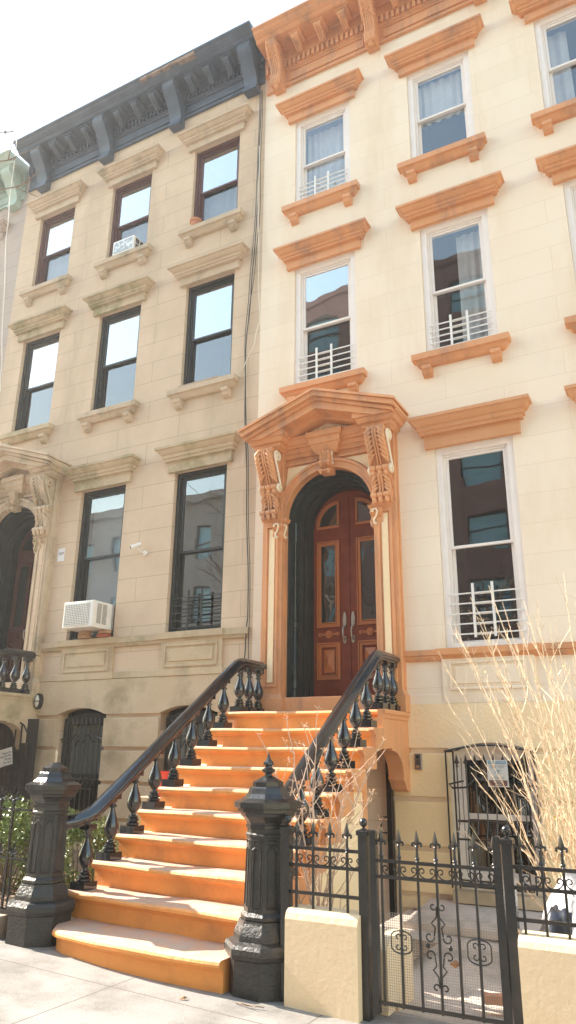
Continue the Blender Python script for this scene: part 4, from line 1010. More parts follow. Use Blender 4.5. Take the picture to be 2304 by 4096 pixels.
# left garden fence with plumed finials
def plume_fence():
    root = empty('iron_fence', (-6.2, -3.7, .12), 'old black iron fence with leaf plume finials at the left edge before the boxwood', 'fence', 'iron fence panels')
    y = -3.70; r = MB()
    for z in (1.13, .72): MB().box(-7.6, -5.5, y-.012, y+.012, z-.008, z+.008).build('rail', BLACK, root)
    MB().box(-7.6, -5.58, y-.03, y+.03, .27, .31).build('rail', BLACK, root)
    def plume(mb, x, z, s=1.0):
        mb.lathe([(.006, z-.02), (.022*s, z-.012), (.018*s, z), (.008, z+.01)], (x, y, 0), 8)
        for a_, h in ((0, .13), (-.45, .10), (.45, .10), (-1.0, .075), (1.0, .075)):
            for dy in (0,):
                P_ = [(x + sin(a_)*h*s*t*(1+.25*t), y, z + cos(a_*(1+.4*t))*h*s*t) for t in (0, .35, .7, 1.0)]
                mb.tube(P_, [.005, .011*s, .012*s, .003], 6)
    k = 0; x = -7.55
    while x < -5.62:
        p = MB(); p.box(x-.009, x+.009, y-.009, y+.009, .3, 1.2); plume(p, x, 1.21); p.build('picket', BLACK, root, smooth=50)
        p = MB(); xx = x + .06; p.box(xx-.007, xx+.007, y-.007, y+.007, .3, .74); plume(p, xx, .75, .8); p.build('short_picket', BLACK, root, smooth=50)
        x += .165
    cb = MB(); cb.box(-9.2, -5.62, -3.82, -3.55, .0, .27)
    solo(cb, 'garden_kerb', mat('kerb_brownstone', (0.34, 0.24, 0.18), .9, (0.42, 0.33, 0.26), 5, bump=.4), 'brown stone kerb carrying the left iron fence', 'kerb', (-7.4, -3.7, 0))
plume_fence()
solo(MB().tube([(-5.92, -3.7, .75), (-5.93, -3.72, .66), (-5.90, -3.72, .6), (-5.93, -3.71, .5), (-5.98, -3.71, .45), (-6.0, -3.71, .4)], [.02, .03, .022, .026, .02, .012], 7), 'rag', BLUEP, 'blue rag tied to the left iron fence picket', 'rag', (-5.93, -3.7, .55), smooth=60)

# ================================================================== small objects
# window air conditioners
ac = empty('air_conditioner', (-8.34, -.2, 3.50), 'large white window air conditioner resting on bricks at the parlour window', 'air conditioner', 'window air conditioners')
MB().box(-8.68, -8.06, -.43, .10, 3.50, 3.92).build('casing', WHITEM, ac, bevel=.012)
MB().box(-8.635, -8.145, -.435, -.428, 3.545, 3.875).build('coil', PLAST, ac)
gr = MB()
for k in range(15): gr.box(-8.635 + .0345*k, -8.630 + .0345*k + .004, -.446, -.434, 3.545, 3.878)
for k in range(13): gr.box(-8.635, -8.143, -.447, -.435, 3.547 + .027*k - .005, 3.547 + .027*k + .005)
gr.build('grille', WHITEM, ac)
lv = MB()
for k in range(18):
    for j in range(2): lv.box(-8.062, -8.0575, -.34 + .125*j, -.24 + .125*j, 3.57 + .0175*k, 3.578 + .0175*k)
lv.build('louvre', PLAST, ac)
MB().box(-8.04, -8.02, .0, .06, 3.50, 3.92).build('side_panel', ALU, ac)
brk_l = [((-8.50, -.10, 3.388), BRK, 'tan brick, lower left of the two stacks under the air conditioner'), ((-8.50, -.10, 3.446), BRK, 'tan brick, upper left of the two stacks under the air conditioner'),
         ((-8.13, -.06, 3.388), BRKR, 'broken reddish brick, lower one of the right stack under the air conditioner'), ((-8.10, -.08, 3.446), BRK, 'brown brick, upper one of the right stack under the air conditioner')]
for (c, m_, lab) in brk_l:
    b = rot_mb(MB().box(c[0]-.10, c[0]+.10, c[1]-.05, c[1]+.05, c[2]-.004, c[2]+.05), c, random.uniform(-.2, .2)); solo(b, 'brick', m_, lab, 'brick', c, 'bricks under the air conditioner')
a2 = empty('air_conditioner', (-8.42, 0, 10.74), 'small white window air conditioner in the middle top floor window of the brownstone', 'air conditioner', 'window air conditioners')
MB().box(-8.72, -8.20, -.12, .2, 10.74, 11.06).build('casing', WHITEM, a2, bevel=.01)
MB().box(-8.68, -8.24, -.126, -.119, 10.78, 11.02).build('grille', mat('frosted_grille', (.35, .40, .42), .3, (.75, .78, .8), 14, lo=.5, hi=.6), a2)
sv = MB(); 
for k in range(2):
    for j in range(2): sv.box(-8.203, -8.197, -.07 + .13*k, .03 + .13*k, 10.79 + .13*j, 10.90 + .13*j)
sv.build('vent', PLAST, a2)
# flower pot
pt = empty('flower_pot', (-6.83, .0, 10.74), 'small terracotta flower pot on the top right window sill of the brownstone', 'flower pot')
MB().lathe([(.075, 10.74), (.10, 10.86), (.112, 10.86), (.115, 10.91), (.10, 10.91), (.095, 10.87)], (-6.83, -.03, 0), 18).build('pot', POT, pt, smooth=40)
MB().lathe([(.0, 10.865), (.096, 10.87), (.0, 10.88)], (-6.83, -.03, 0), 14).build('soil', SOIL, pt)
# security camera
cc = empty('security_camera', (-7.46, 0, 4.70), 'white bullet security camera on the brownstone wall between the parlour windows', 'camera')
def shr(mb):
    mb.v = [(-7.46 + (v[0]+7.46)*.66, v[1]*.66, 4.70 + (v[2]-4.69)*.66) for v in mb.v]; return mb
shr(MB().prism([(-7.46 + .06*cos(2*pi*k/16), 4.69 + .06*sin(2*pi*k/16)) for k in range(16)], -.03, 0, 'y')).build('wall_plate', WHITEM, cc, smooth=30)
shr(MB().tube([(-7.46, -.02, 4.69), (-7.50, -.08, 4.70), (-7.54, -.14, 4.74), (-7.57, -.18, 4.80)], .013, 6)).build('arm', WHITEM, cc)
shr(MB().tube([(-7.52, -.12, 4.895), (-7.70, -.27, 4.80)], .052, 14)).build('barrel', WHITEM, cc, smooth=40)
shr(MB().tube([(-7.698, -.268, 4.801), (-7.705, -.276, 4.796)], .043, 14)).build('lens', BLACK, cc)
# paper notice
pn = empty('paper_notice', (-9.31, -.005, 4.89), 'small white paper notice on the brownstone wall beside the doorway', 'notice')
MB().box(-9.385, -9.235, -.008, -.0, 4.775, 5.005).build('sheet', PAPER, pn)
m_ = MB()
for k in range(3): m_.box(-9.36, -9.27, -.010, -.008, 4.925 - .018*k, 4.931 - .018*k)
m_.build('print', INK, pn)
MB().box(-9.262, -9.25, -.011, -.008, 4.90, 4.935).build('red_mark', REDINK, pn)
# bulkhead lamp
bl = empty('bulkhead_lamp', (-9.40, -.1, 2.43), 'oval caged bulkhead lamp on the wall by the neighbouring landing', 'lamp')
MB().prism([(-9.37 + .07*cos(2*pi*k/20), 2.43 + .125*sin(2*pi*k/20)) for k in range(20)], -.10, -.04, 'y').build('housing', BLACK, bl)
MB().sphere((-9.39, -.10, 2.43), .05, 12, (1, .9, 2.0)).build('globe', LAMPG, bl, smooth=60)
cg = MB()
for s_ in (0, 1):
    cg.tube([((-9.39 + (.056*cos(t) if s_ else 0)), -.10 - .056*sin(t) if s_ else -.10 - .056*sin(t), 2.43 + (0 if s_ else .105*cos(t))) for t in [pi*k/10 for k in range(11)]], .006, 4)
cg.build('cage', BLACK, bl)
# intercom
ic = empty('intercom', (-3.02, -.05, 1.58), 'weathered grey door intercom on the cream basement wall', 'intercom')
MB().box(-3.065, -2.975, -.085, -.05, 1.49, 1.675).build('housing', ALU, ic, bevel=.006)
MB().box(-3.055, -2.99, -.09, -.0855, 1.50, 1.665).build('faceplate', PLAST, ic)
q = MB(); q.prism([(-3.022 + .02*cos(2*pi*k/14), 1.635 + .02*sin(2*pi*k/14)) for k in range(14)], -.095, -.0905, 'y')
for k in range(3): q.box(-3.045, -3.0, -.093, -.0905, 1.59 - .015*k, 1.594 - .015*k)
q.build('speaker', BLACK, ic)
MB().box(-3.045, -3.005, -.094, -.0905, 1.512, 1.537).build('call_button', BRK, ic)
# warning sign on the grille
def text_mesh(s, size, x, z, y, m, parent, name='lettering', rz=0.0, align='CENTER', sx=1.0):
    cu = bpy.data.curves.new('t', 'FONT'); cu.body = s; cu.size = size; cu.align_x = align; cu.extrude = .0008
    o = bpy.data.objects.new('t', cu); COL.objects.link(o); dg = bpy.context.evaluated_depsgraph_get()
    me = bpy.data.meshes.new_from_object(o.evaluated_get(dg)); bpy.data.objects.remove(o); bpy.data.curves.remove(cu)
    off = Vector(parent['_off'][:]); M = Matrix.Translation(Vector((x, y, z)) - off) @ Matrix.Rotation(rz, 4, 'Y') @ Matrix.Rotation(pi/2, 4, 'X') @ Matrix.Diagonal((sx, 1, 1, 1))
    me.transform(M); me.materials.clear(); me.materials.append(m); t = bpy.data.objects.new(name, me); COL.objects.link(t); t.parent = parent; return t
sg = empty('warning_sign', (-2.07, -.16, 1.47), 'white warning sign reading keep out poison baited area hung on the basement window grille', 'sign')
ys = -.165
MB().box(-2.185, -1.955, ys, ys+.004, 1.325, 1.61).build('board', SIGNW, sg)
MB().box(-2.17, -1.97, ys-.002, ys, 1.568, 1.602).build('blue_band', SBLUE, sg); MB().box(-2.17, -1.97, ys-.002, ys, 1.335, 1.395).build('maroon_band', SBRN, sg)
text_mesh('WARNING', .036, -2.07, 1.573, ys-.004, SIGNW, sg); text_mesh('KEEP OUT', .036, -2.07, 1.528, ys-.003, SGREY, sg)
text_mesh('POISON', .038, -2.07, 1.408, ys-.003, SGREY, sg); text_mesh('BAITED', .031, -2.07, 1.369, ys-.004, SIGNW, sg); text_mesh('AREA', .031, -2.07, 1.340, ys-.004, SIGNW, sg)
sk = MB(); sk.prism([(-2.07 + .021*cos(2*pi*k/12), 1.488 + .019*sin(2*pi*k/12)) for k in range(12)], ys-.003, ys, 'y'); sk.box(-2.081, -2.059, ys-.003, ys, 1.459, 1.472)
for s_ in (-1, 1):
    for zz, ze in ((1.465, 1.508), (1.508, 1.465)): sk.tube([(-2.07 - .036*s_, ys-.001, zz if s_ > 0 else ze), (-2.07 - .02*s_, ys-.001, zz*.7+ze*.3 if s_ > 0 else ze*.7+zz*.3)], .003, 4)
sk.build('skull_mark', SBLUE, sg)
# under-stoop folding gate of the neighbour and its note
ug = empty('folding_gate', (-9.9, -.35, .3), 'black folding security gate with arched top under the neighbouring landing', 'gate')
gb = MB()
for k in range(10):
    x = -10.55 + .13*k; zt_ = 1.95 + .25*sqrt(max(0, 1-((x+10.2)/.9)**2)); gb.box(x-.008, x+.008, -.36, -.34, .3, zt_)
    for z in (.6, .95, 1.3, 1.65): gb.tube([(x, -.35, z+.05), (x+.065, -.35, z), (x+.13, -.35, z+.05)], .006, 4)
gb.tube([(-10.55 + 1.3*k/14, -.35, 1.93 + .27*sqrt(max(0, 1-((-10.55+1.3*k/14+10.2)/.95)**2))) for k in range(15)], .014, 5)
gb.box(-9.33, -9.24, -.38, -.32, .3, 1.78)
gb.build('lattice', IRON, ug)
MB().box(-10.9, -9.2, -.20, -.18, .3, 2.15).build('mesh_backing', mat('dark_panel', (.045, .035, .03), .8), ug)
MB().sphere((-9.27, -.40, .84), .03, 10).build('door_knob', BRASS, ug, smooth=60)
nn = empty('paper_note', (-9.62, -.42, 1.56), 'tilted white paper note with printed lines on the folding gate at the left edge', 'notice')
b = rot_mb(MB().box(-9.78, -9.44, -.424, -.42, 1.43, 1.69), (-9.61, -.42, 1.56), ry=-.22); b.build('sheet', PAPER, nn)
for i, s_ in enumerate(('Please Do', 'Not Put Mail', 'Through', 'The Gate,', 'Thank You')): text_mesh(s_, .045, -9.47 + .012*i, 1.64 - .046*i, -.428, INK, nn, rz=-.22, align='RIGHT')
# cables on the wall
def cable(pts, r, m, label, name='cable'):
    P_ = []
    for i in range(len(pts)-1):
        a, b = Vector(pts[i]), Vector(pts[i+1])
        for k in range(6): P_.append(tuple(a.lerp(b, k/6) + Vector((.010*sin(5*(i+k/6)), 0, 0))))
    P_.append(pts[-1]); solo(MB().tube(P_, r, 5), name, m, label, 'cable', tuple(pts[-1]), 'cables on the brownstone wall', smooth=60)
cy = -.05
cable([(-5.50, cy, 13.3), (-5.50, cy, 11.7), (-5.54, cy, 9.7), (-5.62, cy, 8.47), (-5.66, cy, 7.6), (-5.60, cy, 6.3), (-5.53, cy, 5.0), (-5.47, cy, 3.5), (-5.52, cy, 2.9), (-5.6, cy, 1.9)], .009, CBLK, 'thick black cable running down the right edge of the brownstone wall')
cable([(-5.53, cy, 13.3), (-5.52, cy, 11.7), (-5.58, cy, 9.7), (-5.66, cy, 8.5), (-5.665, cy, 7.55), (-5.57, cy, 6.3), (-5.50, cy, 5.0), (-5.44, cy, 3.5), (-5.44, cy, 2.2)], .0065, CBLK, 'thin black cable looping beside the thick one down the brownstone wall')
cable([(-5.47, cy, 13.3), (-5.46, cy, 11.5), (-5.46, cy, 10.2), (-5.56, cy, 9.1), (-5.64, cy, 8.2)], .006, CBLK, 'short black cable joining the bundle at the upper floor of the brownstone')
cable([(-5.50, -.06, 12.0), (-5.49, -.06, 10.84), (-5.44, -.06, 9.18), (-5.40, -.06, 8.35), (-5.50, -.06, 7.95), (-5.66, -.06, 7.6), (-5.82, -.08, 7.46)], .0065, CWHT, 'white cable curving to the second floor window sill of the brownstone')
cable([(-11.06, -.86, 14.0), (-10.98, -.86, 12.5), (-10.9, -.86, 11.5), (-10.7, -.86, 10.0), (-10.5, -.86, 8.6), (-10.4, -.86, 7.9)], .009, CWHT, 'white cord hanging from the cornice at the far left edge')
# plank on sill
solo(rot_mb(MB().box(-6.92, -6.12, -.14, -.06, 7.475, 7.50), (-6.5, -.1, 7.48), ry=-.01), 'plank', mat('weathered_wood', (.42, .32, .26), .9), 'thin weathered plank lying on the second floor sill of the brownstone', 'plank', (-6.5, -.1, 7.48))
# red bucket behind the left railing
rb = MB().lathe([(.12, .0), (.15, .28), (.16, .30), (.14, .30), (.12, .05)], (0, 0, 0), 18)
rb.v = [(v[0]-6.05, v[1]-1.05, v[2]+1.13) for v in rb.v]
pst = MB().box(-6.3, -5.8, -1.3, -.8, .1, 1.13)
solo(rb, 'bucket', REDP, 'red plastic bucket on a ledge behind the left stoop balusters', 'bucket', (-6.05, -1.05, 1.13), smooth=50)
solo(pst, 'stone_block', BROWNS, 'stone block holding the red bucket beside the orange stoop', 'block', (-6.05, -1.05, .1))
# under-stoop entrance of the cream house
eg = empty('basement_gate', (-3.42, -.1, 0), 'black steel gate post and leaf of the basement entrance under the stoop', 'gate')
MB().box(-3.42, -3.36, -.12, -.04, -.1, 1.75).build('post', BLACK, eg)
MB().tube([(-3.43, -.10, .95), (-3.50, -.12, .95), (-3.50, -.12, .78), (-3.43, -.10, .78)], .012, 5).build('handle', BLACK, eg)
MB().box(-5.0, -3.44, .10, .14, -.1, 1.85).build('leaf', mat('dim_taupe_metal', (.30, .25, .22), .6), eg)
# yard: cellar slab, planter wall, brick piece, bag
solo(MB().prism([(-.98, -.03), (-.98, .04), (0.0, .12), (0, -.03)], -2.95, -.9, 'x'), 'cellar_hatch', CONC2, 'sloping concrete slab below the barred basement window', 'slab', (-2, -.5, 0))
solo(MB().box(-2.66, -.6, -.16, 0.0, .12, .24), 'window_ledge', BROWNS, 'stone ledge under the barred basement window', 'ledge', (-1.6, -.1, .12))
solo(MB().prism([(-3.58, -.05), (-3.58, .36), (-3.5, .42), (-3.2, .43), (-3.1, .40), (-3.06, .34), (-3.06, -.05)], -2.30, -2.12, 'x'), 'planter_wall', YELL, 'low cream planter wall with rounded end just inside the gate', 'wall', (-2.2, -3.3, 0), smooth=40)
solo(rot_mb(MB().box(-1.60, -1.44, -3.08, -3.0, .0, .055), (-1.5, -3.05, .02), .4), 'brick', mat('orange_brick', (.62, .28, .14), .9, (.5, .2, .1), 12), 'broken orange brick lying on the yard behind the gate', 'brick', (-1.5, -3.05, 0))
# rubbish bag
def bag(c, r, h, m, label, name, seed):
    rnd = random.Random(seed); mb = MB(); n = 26; rings = []
    ph = [rnd.uniform(0, 6.28) for _ in range(6)]
    for i in range(15):
        t = i/14; rad = r*(sin(pi*min(1, .12+.80*t))**.7)*(1-.35*t) + .015
        rings.append([(c[0] + rad*(1+.10*sin(5*a+ph[0]+3*t)+.06*sin(9*a+ph[1]-4*t)+.04*sin(17*a+ph[2]))*cos(a), c[1] + rad*(1+.10*sin(5*a+ph[0]+3*t)+.06*sin(9*a+ph[1]-4*t))*sin(a), c[2] + h*t + .02*sin(4*a+ph[3])) for a in [2*pi*k/n for k in range(n)]])
    mb.loft(rings); solo(mb, name, m, label, 'bag', c, smooth=70)
bag((-.86, -2.75, 0), .42, .85, BAGW, 'grey and white plastic rubbish bag slumped under the bare bush at the right edge', 'rubbish_bag', 4)
bag((-1.05, -2.95, 0), .22, .62, BAG, 'black plastic rubbish bag leaning against the pale one by the fence', 'rubbish_bag', 9)
# leaves on the ground, twig
def dry_leaf(x, y, z, s, label, m=DRYL, rz=0, rx=0.3):
    mb = MB(); mb.add([(x-s, y, z), (x-.2*s, y-.5*s, z+.2*s), (x+s, y, z+.1*s), (x-.1*s, y+.55*s, z+.25*s), (x, y, z+.02)], [(0, 1, 4), (1, 2, 4), (2, 3, 4), (3, 0, 4)])
    solo(rot_mb(mb, (x, y, z), rz, rx), 'dry_leaf', m, label, 'leaf', (x, y, z), 'fallen leaves')
dry_leaf(-1.60, FY+.03, .36, .045, 'orange leaf caught in the gate wire mesh', DRYL, .3, 1.3)
dry_leaf(-3.42, -4.12, .02, .035, 'curled tan leaf on the pavement at the foot of the bottom step', BRK, 1.0)
dry_leaf(-1.42, -3.62, .02, .04, 'reddish leaf on the ground inside the gate at the right', DRYL, .5)
dry_leaf(-2.05, -3.60, .02, .03, 'small brown leaf under the gate mesh at the left', DRYL, 2)
solo(MB().tube([(-3.08, -3.98, .012), (-2.98, -4.0, .014), (-2.86, -3.97, .012)], .005, 4).tube([(-3.03, -3.99, .02), (-2.9, -4.02, .02)], .004, 4), 'twig', BARK, 'short dark twig on the pavement in front of the right newel', 'twig', (-3, -4, 0))

# ================================================================== plants
def branch(mb, p, dirv, L_, r, rnd, depth, tips, droop=0.0, wig=.12, nseg=7, kids=5, up=.0, taper=.35):
    pts = [Vector(p)]; dd = Vector(dirv).normalized(); rr = [r]
    for i in range(nseg):
        dd = (dd + Vector((rnd.gauss(0, wig), rnd.gauss(0, wig), rnd.gauss(0, wig*.7) + up - droop))).normalized()
        pts.append(pts[-1] + dd*(L_/nseg)); rr.append(r*(1 - (1-taper)*(i+1)/nseg))
    mb.tube([tuple(q) for q in pts], rr, 5 if r > .004 else 3)
    tips.append(tuple(pts[-1]))
    if depth > 0:
        for k in range(kids):
            i = rnd.randint(max(1, nseg//3), nseg-1) if kids > 1 else nseg-1; base = pts[i]; t = (pts[i+1]-pts[i]).normalized()
            side = Vector((rnd.gauss(0, 1), rnd.gauss(0, 1), rnd.gauss(0, .7)+.3)).normalized()
            branch(mb, base, t*.8 + side*.7, L_*rnd.uniform(.22, .45), rr[i]*.62, rnd, depth-1, tips, droop, wig, max(3, nseg-2), max(2, kids-2), up, taper)
def bush():
    root = empty('bare_shrub', (-.95, -2.0, 0), 'large leafless shrub with arching pale tan stems at the right edge', 'shrub')
    rnd = random.Random(21); mb = MB(); tips = []
    targets = [(-2.15, -1.9, 2.62), (-2.02, -2.0, 2.92), (-1.95, -1.9, 2.80), (-1.75, -2.0, 3.1), (-1.62, -1.9, 3.22), (-1.45, -2.1, 3.0), (-1.3, -1.9, 3.05), (-.92, -1.9, 3.25), (-1.98, -1.9, 1.78), (-2.02, -2.0, 1.05), (-2.1, -2.0, 2.2), (-1.85, -2.1, 1.5), (-1.6, -1.9, 2.7), (-1.2, -2.0, 2.9), (-1.05, -2.1, 2.8), (-.85, -1.9, 3.0), (-.7, -2.0, 3.1)]
    for k in range(24): targets.append((rnd.uniform(-1.9, -.3), rnd.uniform(-2.5, -1.4), rnd.uniform(1.7, 3.0)))
    for t in targets:
        b = Vector((-1.02 + rnd.uniform(-.12, .3), -2.0 + rnd.uniform(-.15, .15), 0.02)); T = Vector(t)
        mid = b.lerp(T, .45) + Vector((.24*(1 if T.x > -1 else 1)*rnd.uniform(.0, 1.2), rnd.uniform(-.1, .1), rnd.uniform(-.12, .10)))
        pts = []; n = 13
        for i in range(n+1):
            s = i/n; q = b*(1-s)**2 + mid*2*s*(1-s) + T*s**2; pts.append(q + Vector((rnd.gauss(0, .012), rnd.gauss(0, .012), rnd.gauss(0, .008))))
        r0 = rnd.uniform(.005, .009)
        mb.tube([tuple(q) for q in pts], [r0*(1-.62*i/n) for i in range(n+1)], 5)
        for i in range(3, n):
            for _ in range(rnd.choice((1, 1, 2))):
                tt = (pts[i+1]-pts[i]).normalized(); side = Vector((rnd.gauss(0, 1), rnd.gauss(0, 1), rnd.gauss(0, .6)+.2)).normalized()
                branch(mb, pts[i], tt*.9 + side*.6, rnd.uniform(.06, .38), r0*.5, rnd, 1 if rnd.random() < .35 else 0, tips, 0, .10, 5, 2)
            # bud nubs
            side = Vector((rnd.gauss(0, 1), rnd.gauss(0, 1), .3)).normalized(); mb.tube([tuple(pts[i]), tuple(pts[i]+side*.02+ (pts[i+1]-pts[i]).normalized()*.02)], [.004, .002], 3)
    mb.build('stem', TWIG, root, smooth=60)
    for k in range(16):
        x, y, z = rnd.choice(tips)
        if z > 2.9: continue
        s = rnd.uniform(.015, .03); a = rnd.uniform(0, 6)
        MB().add([(x, y, z), (x+s*cos(a), y+s*sin(a)*.6, z+.4*s), (x+1.6*s*cos(a), y, z-.3*s), (x+.7*s*cos(a), y-.5*s, z-.7*s)], [(0, 1, 2, 3)]).build('leaf', LEAFY, root)
bush()
def hydrangea():
    root = empty('hydrangea', (-2.90, -3.05, .07), 'leafless hydrangea with dried flower heads between the right railing and the fence', 'shrub')
    rnd = random.Random(5); mb = MB(); fl = MB(); tips = []
    T = [(-3.42, -3.15, 1.80), (-3.20, -3.1, 1.94), (-3.05, -3.0, 1.88), (-2.88, -3.1, 2.02), (-2.95, -3.2, 1.72), (-2.75, -2.9, 1.55), (-2.29, -3.1, 1.76), (-2.36, -3.1, 1.60), (-2.38, -3.2, 1.30), (-3.25, -3.2, 1.50), (-2.6, -3.1, 1.45), (-2.55, -3.0, 1.82), (-2.35, -3.0, 1.15), (-3.1, -3.3, 1.3), (-2.8, -3.2, 1.15)]
    heads = []
    for t in T:
        b = Vector((-2.90 + rnd.uniform(-.10, .10), -3.05 + rnd.uniform(-.06, .06), .06)); E_ = Vector(t); mid = b.lerp(E_, .5) + Vector((-(E_.x+2.9)*.25, 0, .05)); n = 12; pts = []
        for i in range(n+1):
            s = i/n; pts.append(b*(1-s)**2 + mid*2*s*(1-s) + E_*s*s + Vector((rnd.gauss(0, .01), rnd.gauss(0, .008), rnd.gauss(0, .006))))
        r0 = rnd.uniform(.007, .011); mb.tube([tuple(q) for q in pts], [r0*(1-.65*i/n) for i in range(n+1)], 5); heads.append(pts[-1])
        for i in (4, 6, 7, 8, 9, 10):
            if rnd.random() < .75:
                L0 = rnd.uniform(.12, .34); dv = (pts[i+1]-pts[i]).normalized()*.8 + Vector((rnd.choice((-1, 1))*rnd.uniform(.4, .9), rnd.uniform(-.4, .4), .25)); e = []
                branch(mb, pts[i], dv, L0, r0*.55, rnd, 0, e, 0, .08, 5, 1)
                if rnd.random() < .55: heads.append(Vector(e[-1]))
    for h in heads:
        m_ = rnd.randint(7, 13)
        for k in range(m_):
            v = Vector((rnd.gauss(0, 1), rnd.gauss(0, 1), rnd.gauss(0, .7)+.5)).normalized()*rnd.uniform(.015, .05)
            q = h + v; mb.tube([tuple(h), tuple(q)], .0012, 3)
            for j in range(3):
                a = rnd.uniform(0, 6.3); s = rnd.uniform(.007, .012); fl.add([tuple(q), (q.x+s*cos(a), q.y+s*sin(a), q.z+s*.5), (q.x+s*1.3*cos(a+.6), q.y+s*1.3*sin(a+.6), q.z+s*.2), (q.x+s*cos(a+1.2), q.y+s*sin(a+1.2), q.z-s*.1)], [(0, 1, 2, 3)])
    mb.build('stem', TWIGP, root, smooth=60); fl.build('dried_flower_head', DRYF, root)
hydrangea()
def boxwood(c, rx, ry, rz_, n, label, seed):
    root = empty('boxwood', (c[0], c[1], .1), label, 'shrub', 'boxwood shrubs'); rnd = random.Random(seed)
    br = MB(); lf = MB(); clumps = []
    for k in range(38):
        u = Vector((rnd.gauss(0, 1), rnd.gauss(0, 1), rnd.gauss(0, 1)+.3)).normalized()*rnd.uniform(.55, 1.0); clumps.append((Vector((c[0]+u.x*rx, c[1]+u.y*ry, max(.15, c[2]+u.z*rz_))), rnd.uniform(.09, .17)))
        q = clumps[-1][0]; br.tube([(c[0]+u.x*.1, c[1], .1), tuple(Vector((c[0], c[1], .3)).lerp(q, .6)), tuple(q)], [.012, .008, .003], 4)
    for k in range(n):
        q, r_ = rnd.choice(clumps); v = Vector((rnd.gauss(0, 1), rnd.gauss(0, 1), rnd.gauss(0, 1))).normalized()*r_*rnd.uniform(.5, 1.15); p = q + v
        if p.z < .11: continue
        a = Vector((rnd.gauss(0, 1), rnd.gauss(0, 1), rnd.gauss(0, .8))).normalized(); b = a.cross(Vector((rnd.gauss(0, 1), rnd.gauss(0, 1), rnd.gauss(0, 1)))).normalized(); s = rnd.uniform(.012, .02)
        lf.add([tuple(p-a*s*1.2), tuple(p+b*s*.7), tuple(p+a*s*1.2), tuple(p-b*s*.7)], [(0, 1, 2, 3)])
    br.build('branch', BARK, root); lf.build('foliage', LEAF, root)
boxwood((-6.75, -2.75, .60), .75, .5, .45, 9000, 'clipped boxwood shrub with small glossy leaves behind the left iron fence', 1)
boxwood((-5.72, -2.75, .55), .42, .45, .50, 7000, 'boxwood shrub between the left newel and the stoop side', 2)
boxwood((-5.66, -1.75, .50), .30, .4, .42, 3000, 'small boxwood seen between the lower left balusters', 3)
solo(MB().tube([(-5.55, -2.6, .1), (-5.5, -2.62, .6), (-5.42, -2.65, 1.0), (-5.40, -2.7, 1.25)], [.012, .011, .009, .005], 6).tube([(-5.5, -2.62, .5), (-5.62, -2.6, .75), (-5.68, -2.6, .9)], [.008, .006, .003], 5), 'weed', TWIG, 'dry straw coloured stem behind the lowest left baluster', 'plant', (-5.55, -2.6, .1))
lit = MB(); rnd = random.Random(8)
for k in range(900):
    x, y = rnd.uniform(-6.9, -5.28), rnd.uniform(-3.5, -2.2); a = rnd.uniform(0, 6.3); s = rnd.uniform(.015, .035); z = gz(x)+.105+rnd.uniform(0, .05)
    lit.add([(x, y, z), (x+s*cos(a), y+s*sin(a), z+rnd.uniform(0, .02)), (x+s*1.5*cos(a+.5), y+s*1.5*sin(a+.5), z+rnd.uniform(0, .02)), (x+s*cos(a+1.1), y+s*sin(a+1.1), z)], [(0, 1, 2, 3)])
solo(lit, 'leaf_litter', mat('pale_leaf_litter', (.50, .34, .22), .8, (.62, .48, .36), 20), 'scattered dry tan leaves under the boxwood beside the left newel', 'leaf litter', (-6, -3, .1), kind='stuff')

gl = MB(); rnd = random.Random(77)
for k in range(420):
    x = rnd.uniform(-6.2, 1.0); y = -3.86 - abs(rnd.gauss(0, .12)) if x > -2.8 else (-4.0 - abs(rnd.gauss(0, .35)))
    s_ = rnd.uniform(.003, .010); z = gz(x) + .003; a = rnd.uniform(0, 6.3)
    gl.add([(x, y, z), (x+s_*cos(a), y+s_*sin(a), z+.002), (x+s_*1.4*cos(a+.8), y+s_*1.2*sin(a+.8), z+.004)], [(0, 1, 2)])
solo(gl, 'pavement_grit', DRYL, 'fine brown grit and leaf crumbs along the foot of the steps and walls', 'grit', (-3, -4, 0), kind='stuff')
# street trees
def street_tree(loc, h, label, seed, aim=None, tip=None):
    root = empty('street_tree', loc, label, 'tree', 'bare street trees'); rnd = random.Random(seed)
    tr = MB(); x, y, z = loc; pts = [(x, y, z-.2), (x+.05, y, z+h*.2), (x-.05, y+.05, z+h*.42), (x+.1, y, z+h*.6)]
    tr.tube(pts, [.2, .16, .13, .09], 12); tr.build('trunk', BARK, root, smooth=60)
    cr = MB(); tips = []
    for k in range(9):
        a = 2*pi*k/9 + rnd.uniform(-.3, .3); s = rnd.uniform(.3, .6); b = Vector(pts[1]).lerp(Vector(pts[3]), s+.2) if False else Vector((x+.02, y, z+h*(.34+.26*k/9)))
        branch(cr, b, Vector((cos(a), sin(a), rnd.uniform(.5, 1.2))), h*rnd.uniform(.32, .48), .06, rnd, 3, tips, 0, .13, 8, 6, .03, .3)
    if aim:
        for e in aim:
            E_ = Vector(e[1]); b = Vector((x, y, z+e[0])); dv = E_ - b; n = 10; P_ = [tuple(b + dv*(i/n) + Vector((0, 0, e[2]*sin(pi*i/n))) + Vector((rnd.gauss(0, .03),)*3)*(i < n)) for i in range(n+1)]
            cr.tube(P_, [.04*(1-.9*i/n)+.004 for i in range(n+1)], 5)
            for i in range(6, n+1):
                for _ in range(3): branch(cr, P_[i], dv.normalized()*.6 + Vector((rnd.gauss(0, .6), rnd.gauss(0, .6), rnd.gauss(0, .5))), rnd.uniform(.2, .5), .008, rnd, 1, tips, 0, .15, 5, 3)
    cr.build('crown', BARK, root)
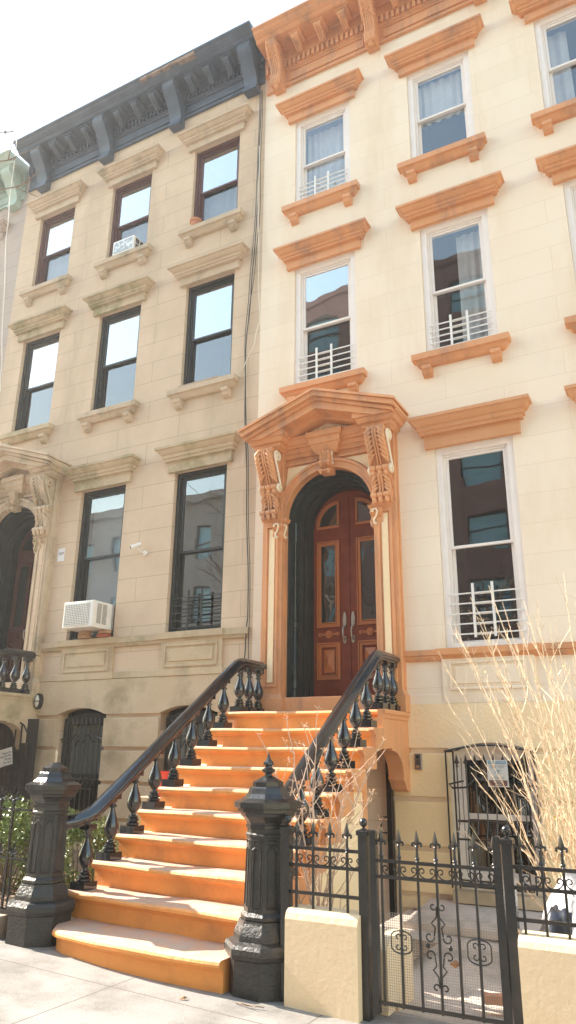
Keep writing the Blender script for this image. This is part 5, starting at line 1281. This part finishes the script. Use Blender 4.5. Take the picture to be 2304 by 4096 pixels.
street_tree((-8.6, -7.6, .15), 9.0, 'bare street tree at the left whose twig tips enter the top left corner', 14, aim=[(4.8, (-6.95, -4.1, 9.35), .5), (4.4, (-6.9, -4.0, 8.95), .4), (4.2, (-6.95, -3.8, 8.7), .3)])
street_tree((-7.0, -20.5, 0), 13.0, 'bare street tree across the street, reflected in the windows', 31)
street_tree((-15.0, -20.5, 0.2), 14.0, 'taller bare street tree across the street on the left, reflected in the windows', 32)

# buildings across the street (seen in the window reflections)
def far_building(x0, x1, zt, m, gm, label, ww, wh, px, pz, z0):
    root = empty('apartment_building', ((x0+x1)/2, -24.0, 0), label, 'building', 'buildings across the street'); ops = []
    x = x0 + (px-ww)/2
    while x + ww < x1:
        z = z0
        while z + wh < zt - .8: ops.append((x, x+ww, z, z+wh)); z += pz
        x += px
    mb = MB(); wall_grid(mb, x0, x1, -.6, zt, 0.0, ops, .3); mb.v = [(v[0], -24.0 - v[1], v[2]) for v in mb.v]
    mb.box(x0, x1, -36, -24.4, -.6, zt-.01); mb.box(x0-.1, x1+.1, -24.4, -23.75, zt-.4, zt); mb.build('wall', m, root)
    for a, b, c, e in ops:
        w_ = MB().frame(a, b, c, e, .07, -24.25, -24.18).box(a, b, -24.24, -24.19, (c+e)/2-.03, (c+e)/2+.03).build('window', DKFR, root)
        MB().box(a+.06, b-.06, -24.30, -24.26, c+.06, e-.06).build('pane', gm, w_)
far_building(-18.0, 14.0, 27.0, BRICK, GBLUE, 'tall red brick apartment building across the street, behind the viewer', 1.9, 1.9, 4.2, 3.2, 1.2)
far_building(-52.0, -18.0, 16.0, BRICK2, GBLUE, 'lower grey brown building across the street on the left, behind the viewer', 1.2, 2.0, 3.0, 3.6, 1.4)

# added scattering volume standing in for lens veiling glare
hm = bpy.data.materials.new('glare_volume'); hm.use_nodes = True; ht = hm.node_tree; ht.nodes.clear()
ho = ht.nodes.new('ShaderNodeOutputMaterial'); hv = ht.nodes.new('ShaderNodeVolumePrincipled')
hv.inputs['Color'].default_value = (0.97, 0.96, 0.95, 1); hv.inputs['Density'].default_value = 0.0018; hv.inputs['Anisotropy'].default_value = 0.5
ht.links.new(hv.outputs[0], ho.inputs['Volume'])
hz = MB().box(-60, 30, -40, 14, -1.7, 28.0).build('glare', hm); hz['kind'] = 'stuff'; hz['label'] = 'thin bright haze added as a volume to mimic lens flare'
